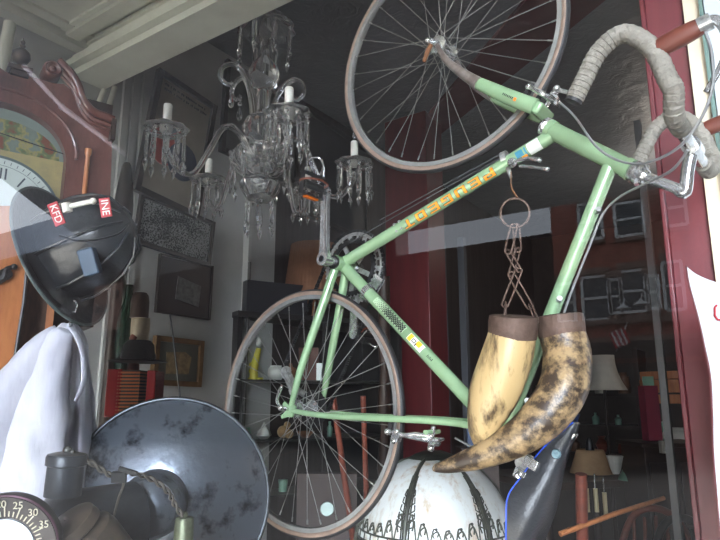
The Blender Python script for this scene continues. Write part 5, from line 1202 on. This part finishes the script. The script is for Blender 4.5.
# bowls and cups
lathe_to('green_glass_bowl', 'upturned pale green glass bowl between the tan shade and the black chair', 'bowl', 633, 468, 480, 3.5, [(14, 0), (13, .3), (9, .8), (4, 1)], M_grc)
lathe_to('white_cup', 'white fluted cup beside the tan lampshade', 'cup', 616, 456, 474, 3.4, [(3, 0), (5, .3), (7, .8), (8, 1)], M_wc, mod=lambda a, z: 1 + .06 * math.cos(a * 8))
lathe_to('glass_goblet', 'small glass goblet left of the drum lampshade', 'goblet', 661, 422, 440, 3.4, [(6, 0), (1.5, .1), (1.5, .4), (7, .6), (8, 1)], M_grc)
o_ = MB().box(P(665, 447, 3.2), (.05, .03, .062), Rz).build('price_card', M_wc); tag(o_, 'small square white card left of the drum lampshade', 'card')
o_ = MB().box(P(476, 437, 3.4), (.10, .03, .13), Rz).build('blue_book', mat('blue_book', s(58, 74, 104), .5)); tag(o_, 'blue book standing under the seat stay, left of the pale horn', 'book')
# wooden slat-back bench seat panel near the post
g = empty('slatted_panel', 'orange wooden bench back of three wide horizontal slats by the red post', 'bench', (P(676, 420, 4.55).x, P(676, 420, 4.55).y, 0)); o = -g.location
for y, h in ((375, 8), (386, 13), (399, 9)):
    a = P(640, y, 4.7) + o; b_ = P(705, y, 4.4) + o; a.z = b_.z = (a.z + b_.z) / 2; MB().bar(a, b_, .02, h * 4.5 / 611).build('slat', M_oak, g, bevel=.004)
for px in (664, 704): a = P(px, 372, 4.66 if px == 664 else 4.4) + o; a += HF * .025; MB().bar(a, V((a.x, a.y, 0)), .03, .03, up=HF).build('leg', M_redwood, g)
g = tag(MB().box(P(648, 381, 3.42), (.06, .01, .05), Rz).build('green_tag', mat('tag_green', s(120, 160, 140), .5)), 'small pale green card beside the slatted bench', 'card')
g = tag(MB().box(P(650, 413, 3.42), (.075, .08, .30), Rz).build('red_box', mat('box_red', s(128, 36, 56), .5)), 'crimson box beneath the pale green card', 'box')
# chairs
def chair(px, d, rz, m, label, sc_=1.0):
    b_ = P(px, 520, d); g = empty('wooden_chair', label, 'chair', (b_.x, b_.y, 0)); a = rz; X_ = V((math.cos(a), math.sin(a), 0)); Y_ = V((-math.sin(a), math.cos(a), 0)); Rr_ = (X_, Y_, V((0, 0, 1)))
    MB().lathe([(.001, .45), (.2, .45), (.21, .465), (.2, .48), (.001, .48)], n=32, sy=.95).build('seat', m, g)
    for sx in (-1, 1):
        for sy in (-1, 1): MB().tube([X_ * sx * .15 + Y_ * sy * .15 + V((0, 0, .45)), X_ * sx * .19 + Y_ * sy * .19], [.018, .013], 10).build('leg', m, g)
    B = MB(); B.tube(spline([X_ * -.18 + Y_ * .16 + V((0, 0, .47)), X_ * -.19 + Y_ * .22 + V((0, 0, .8)), X_ * -.12 + Y_ * .25 + V((0, 0, 1.02)), Y_ * .26 + V((0, 0, 1.08)), X_ * .12 + Y_ * .25 + V((0, 0, 1.02)), X_ * .19 + Y_ * .22 + V((0, 0, .8)), X_ * .18 + Y_ * .16 + V((0, 0, .47))]), .017, 10)
    B.build('back_hoop', m, g)
    for k in (-.1, -.05, 0, .05, .1): MB().tube([X_ * k + Y_ * .17 + V((0, 0, .47)), X_ * k * 1.1 + Y_ * .25 + V((0, 0, 1.05 - abs(k) * .3))], .008, 8).build('spindle', m, g)
    return g
chair(728, 2.45, .9, M_blackpaint, 'black hoop-back chair at the foot of the red post')
chair(628, 2.75, -.3, M_redwood, 'reddish spindle-back chair below the tan lampshade')
# red turned leg in front
stick('red_turned_leg', 'red-brown turned wooden leg standing below the tan lampshade', 'furniture leg', P(581, 474, 2.25), P(590, 960, 2.25), .022, M_redwood, turned=True)
stick('orange_rail', 'long orange wooden rail crossing low behind the saddle', 'rail', P(560, 534, 2.2), P(664, 498, 2.35), .010, M_oak)
# shelf unit far back with bottles and boxes, each its own object
Ys = 5.6
sx0 = PY(440, 420, Ys).x; sx1 = PY(640, 420, Ys).x
root = empty('back_shelves', 'dark open shelving at the far end of the shop', 'shelving', ((sx0 + sx1) / 2, Ys + .2, 0)); o = -root.location
shz = [PY(540, y, Ys).z for y in (395, 425, 452)]
for z in shz: MB().box(V(((sx0 + sx1) / 2, Ys + .2, z)) + o, (sx1 - sx0, .35, .025)).build('shelf', M_darkwood, root)
for x in (sx0, (sx0 + sx1) / 2, sx1): MB().box(V((x, Ys + .2, 1.0)) + o, (.04, .36, 2.0)).build('upright', M_darkwood, root)
random.seed(21)
mats_ = [M_wc, M_bc, M_grc, M_tan, M_redwood, mat('blue_glaze', s(70, 90, 140), .3), M_darkmetal]
cols_ = ['white', 'brown', 'green', 'tan', 'reddish', 'blue', 'dark metal']
row_ = ['top', 'middle', 'lowest']
for r, z in enumerate(shz):
    x = sx0 + .12; prev = 'shelf end'; 
    while x < sx1 - .12:
        c = random.randrange(7); w = random.uniform(.035, .06); h = random.uniform(.08, .2); kind = random.choice(('jar', 'bottle', 'bowl', 'vase'))
        pr = {'jar': [(w, 0), (w * 1.1, h * .4), (w * .9, h * .8), (w * .6, h * .85), (w * .65, h)], 'bottle': [(w * .7, 0), (w * .75, h * .6), (w * .25, h * .8), (w * .28, h)], 'bowl': [(w * .5, 0), (w * 1.3, h * .4), (w * 1.35, h * .45)], 'vase': [(w * .5, 0), (w, h * .5), (w * .4, h * .85), (w * .7, h)]}[kind]
        o_ = MB().lathe([(.0005, 0)] + pr + [(.0005, pr[-1][1])], n=16).build(kind, mats_[c], angle=50); o_.location = (x, Ys + .12, z + .0125)
        tag(o_, 'distant %s %s on the %s back shelf, next to the %s' % (cols_[c], kind, row_[r], prev), kind, 'wares on the far back shelves'); prev = '%s %s' % (cols_[c], kind)
        x += w * 2 + random.uniform(.05, .12)

sbz = P(660, 441, 3.4).z; sa = P(640, 441, 3.45); sb2 = P(684, 441, 3.35); g = empty('sideboard', 'dark sideboard near the red post carrying the goblet and small cards', 'sideboard', ((sa.x + sb2.x) / 2, (sa.y + sb2.y) / 2, 0))
MB().box((0, 0, sbz / 2), (.34, .3, sbz - .03), Rz).box((0, 0, sbz - .012), (.38, .34, .024), Rz).build('carcass', M_darkwood, g, bevel=.004)
for k in (-1, 1):
    dr = MB().box(HR * (.08 * k) - HF * .156 + V((0, 0, sbz / 2)), (.14, .012, sbz - .2), Rz).build('door', M_darkwood, g, bevel=.003); MB().ball(HR * (.02 * k) - HF * .168 + V((0, 0, sbz * .55)), .01).build('knob', M_rust, dr)
for nm in ('glass_goblet', 'price_card', 'red_box', 'green_tag'):
    pass
cz = P(476, 447, 3.4); g = tag(MB().box((cz.x, cz.y, cz.z / 2), (.2, .2, cz.z - .002), Rz).build('tea_chest', mat('chest_brown', s(60, 46, 40), .6)), 'tall dark wooden chest under the blue book', 'chest')
# ================================================================== LIGHT + CAMERA
w = bpy.data.worlds.new('sky'); sc.world = w; w.use_nodes = True; nt = w.node_tree
bg = nt.nodes['Background']; bg.inputs['Color'].default_value = (.80, .88, 1.0, 1); bg.inputs['Strength'].default_value = 2.0
tcw = nt.nodes.new('ShaderNodeTexCoord'); vm = nt.nodes.new('ShaderNodeVectorMath'); vm.operation = 'DOT_PRODUCT'
vm.inputs[1].default_value = V((.60, -.76, .22)).normalized(); nt.links.new(tcw.outputs['Generated'], vm.inputs[0])
m1 = nt.nodes.new('ShaderNodeMath'); m1.operation = 'MAXIMUM'; m1.inputs[1].default_value = 0; nt.links.new(vm.outputs['Value'], m1.inputs[0])
m2 = nt.nodes.new('ShaderNodeMath'); m2.operation = 'POWER'; m2.inputs[1].default_value = 14; nt.links.new(m1.outputs[0], m2.inputs[0])
m3 = nt.nodes.new('ShaderNodeMath'); m3.operation = 'MULTIPLY_ADD'; m3.inputs[1].default_value = 26; m3.inputs[2].default_value = 1.6; nt.links.new(m2.outputs[0], m3.inputs[0])
nt.links.new(m3.outputs[0], bg.inputs['Strength'])
def area(name, loc, size, size_y, rot, energy, col, portal=False):
    l = bpy.data.lights.new(name, 'AREA'); l.shape = 'RECTANGLE'; l.size = size; l.size_y = size_y; l.energy = energy; l.color = col
    o = bpy.data.objects.new(name, l); COL.objects.link(o); o.location = loc; o.rotation_euler = rot
    if portal: l.cycles.is_portal = True
    return o
area('sky_portal', (-.6, GLASS_Y - .02, 1.9), 3.8, 2.9, (PI / 2, 0, 0), 1, (1, 1, 1), True)
sun = bpy.data.lights.new('sun', 'SUN'); sun.energy = 17; sun.angle = .2; sun.color = (1, .96, .9)
so = bpy.data.objects.new('sun', sun); COL.objects.link(so); so.rotation_euler = V((-.45, .5, -.74)).to_track_quat('-Z', 'Y').to_euler()
for i, (x, y, e) in enumerate(((1.5, 5.5, 6), (-.6, 5.2, 5))):  # unseen fill lights added to lift the dark back of the shop
    l = bpy.data.lights.new('shop_fill', 'POINT'); l.energy = e; l.shadow_soft_size = .06; l.color = (1, .88, .75)
    o = bpy.data.objects.new('shop_fill', l); COL.objects.link(o); o.location = (x, y, 3.2)
cam = bpy.data.cameras.new('camera'); cam.sensor_width = 36; cam.lens = 611 / 720 * 36; cam.clip_start = .05; cam.clip_end = 200
co = bpy.data.objects.new('camera', cam); COL.objects.link(co)
m = Matrix((CR, CU, -CF)).transposed().to_4x4(); m.translation = EYE; co.matrix_world = m
sc.camera = co
sc.view_settings.view_transform = 'Standard'; sc.view_settings.look = 'None'; sc.view_settings.gamma = 1; sc.view_settings.exposure = 1.08
sc.view_settings.use_curve_mapping = False
sc.cycles.max_bounces = 14; sc.cycles.transmission_bounces = 12; sc.cycles.transparent_max_bounces = 12; sc.cycles.glossy_bounces = 6; sc.cycles.diffuse_bounces = 4
sc.cycles.caustics_reflective = True; sc.cycles.caustics_refractive = True; sc.cycles.sample_clamp_indirect = 6
sc.cycles.use_denoising = True
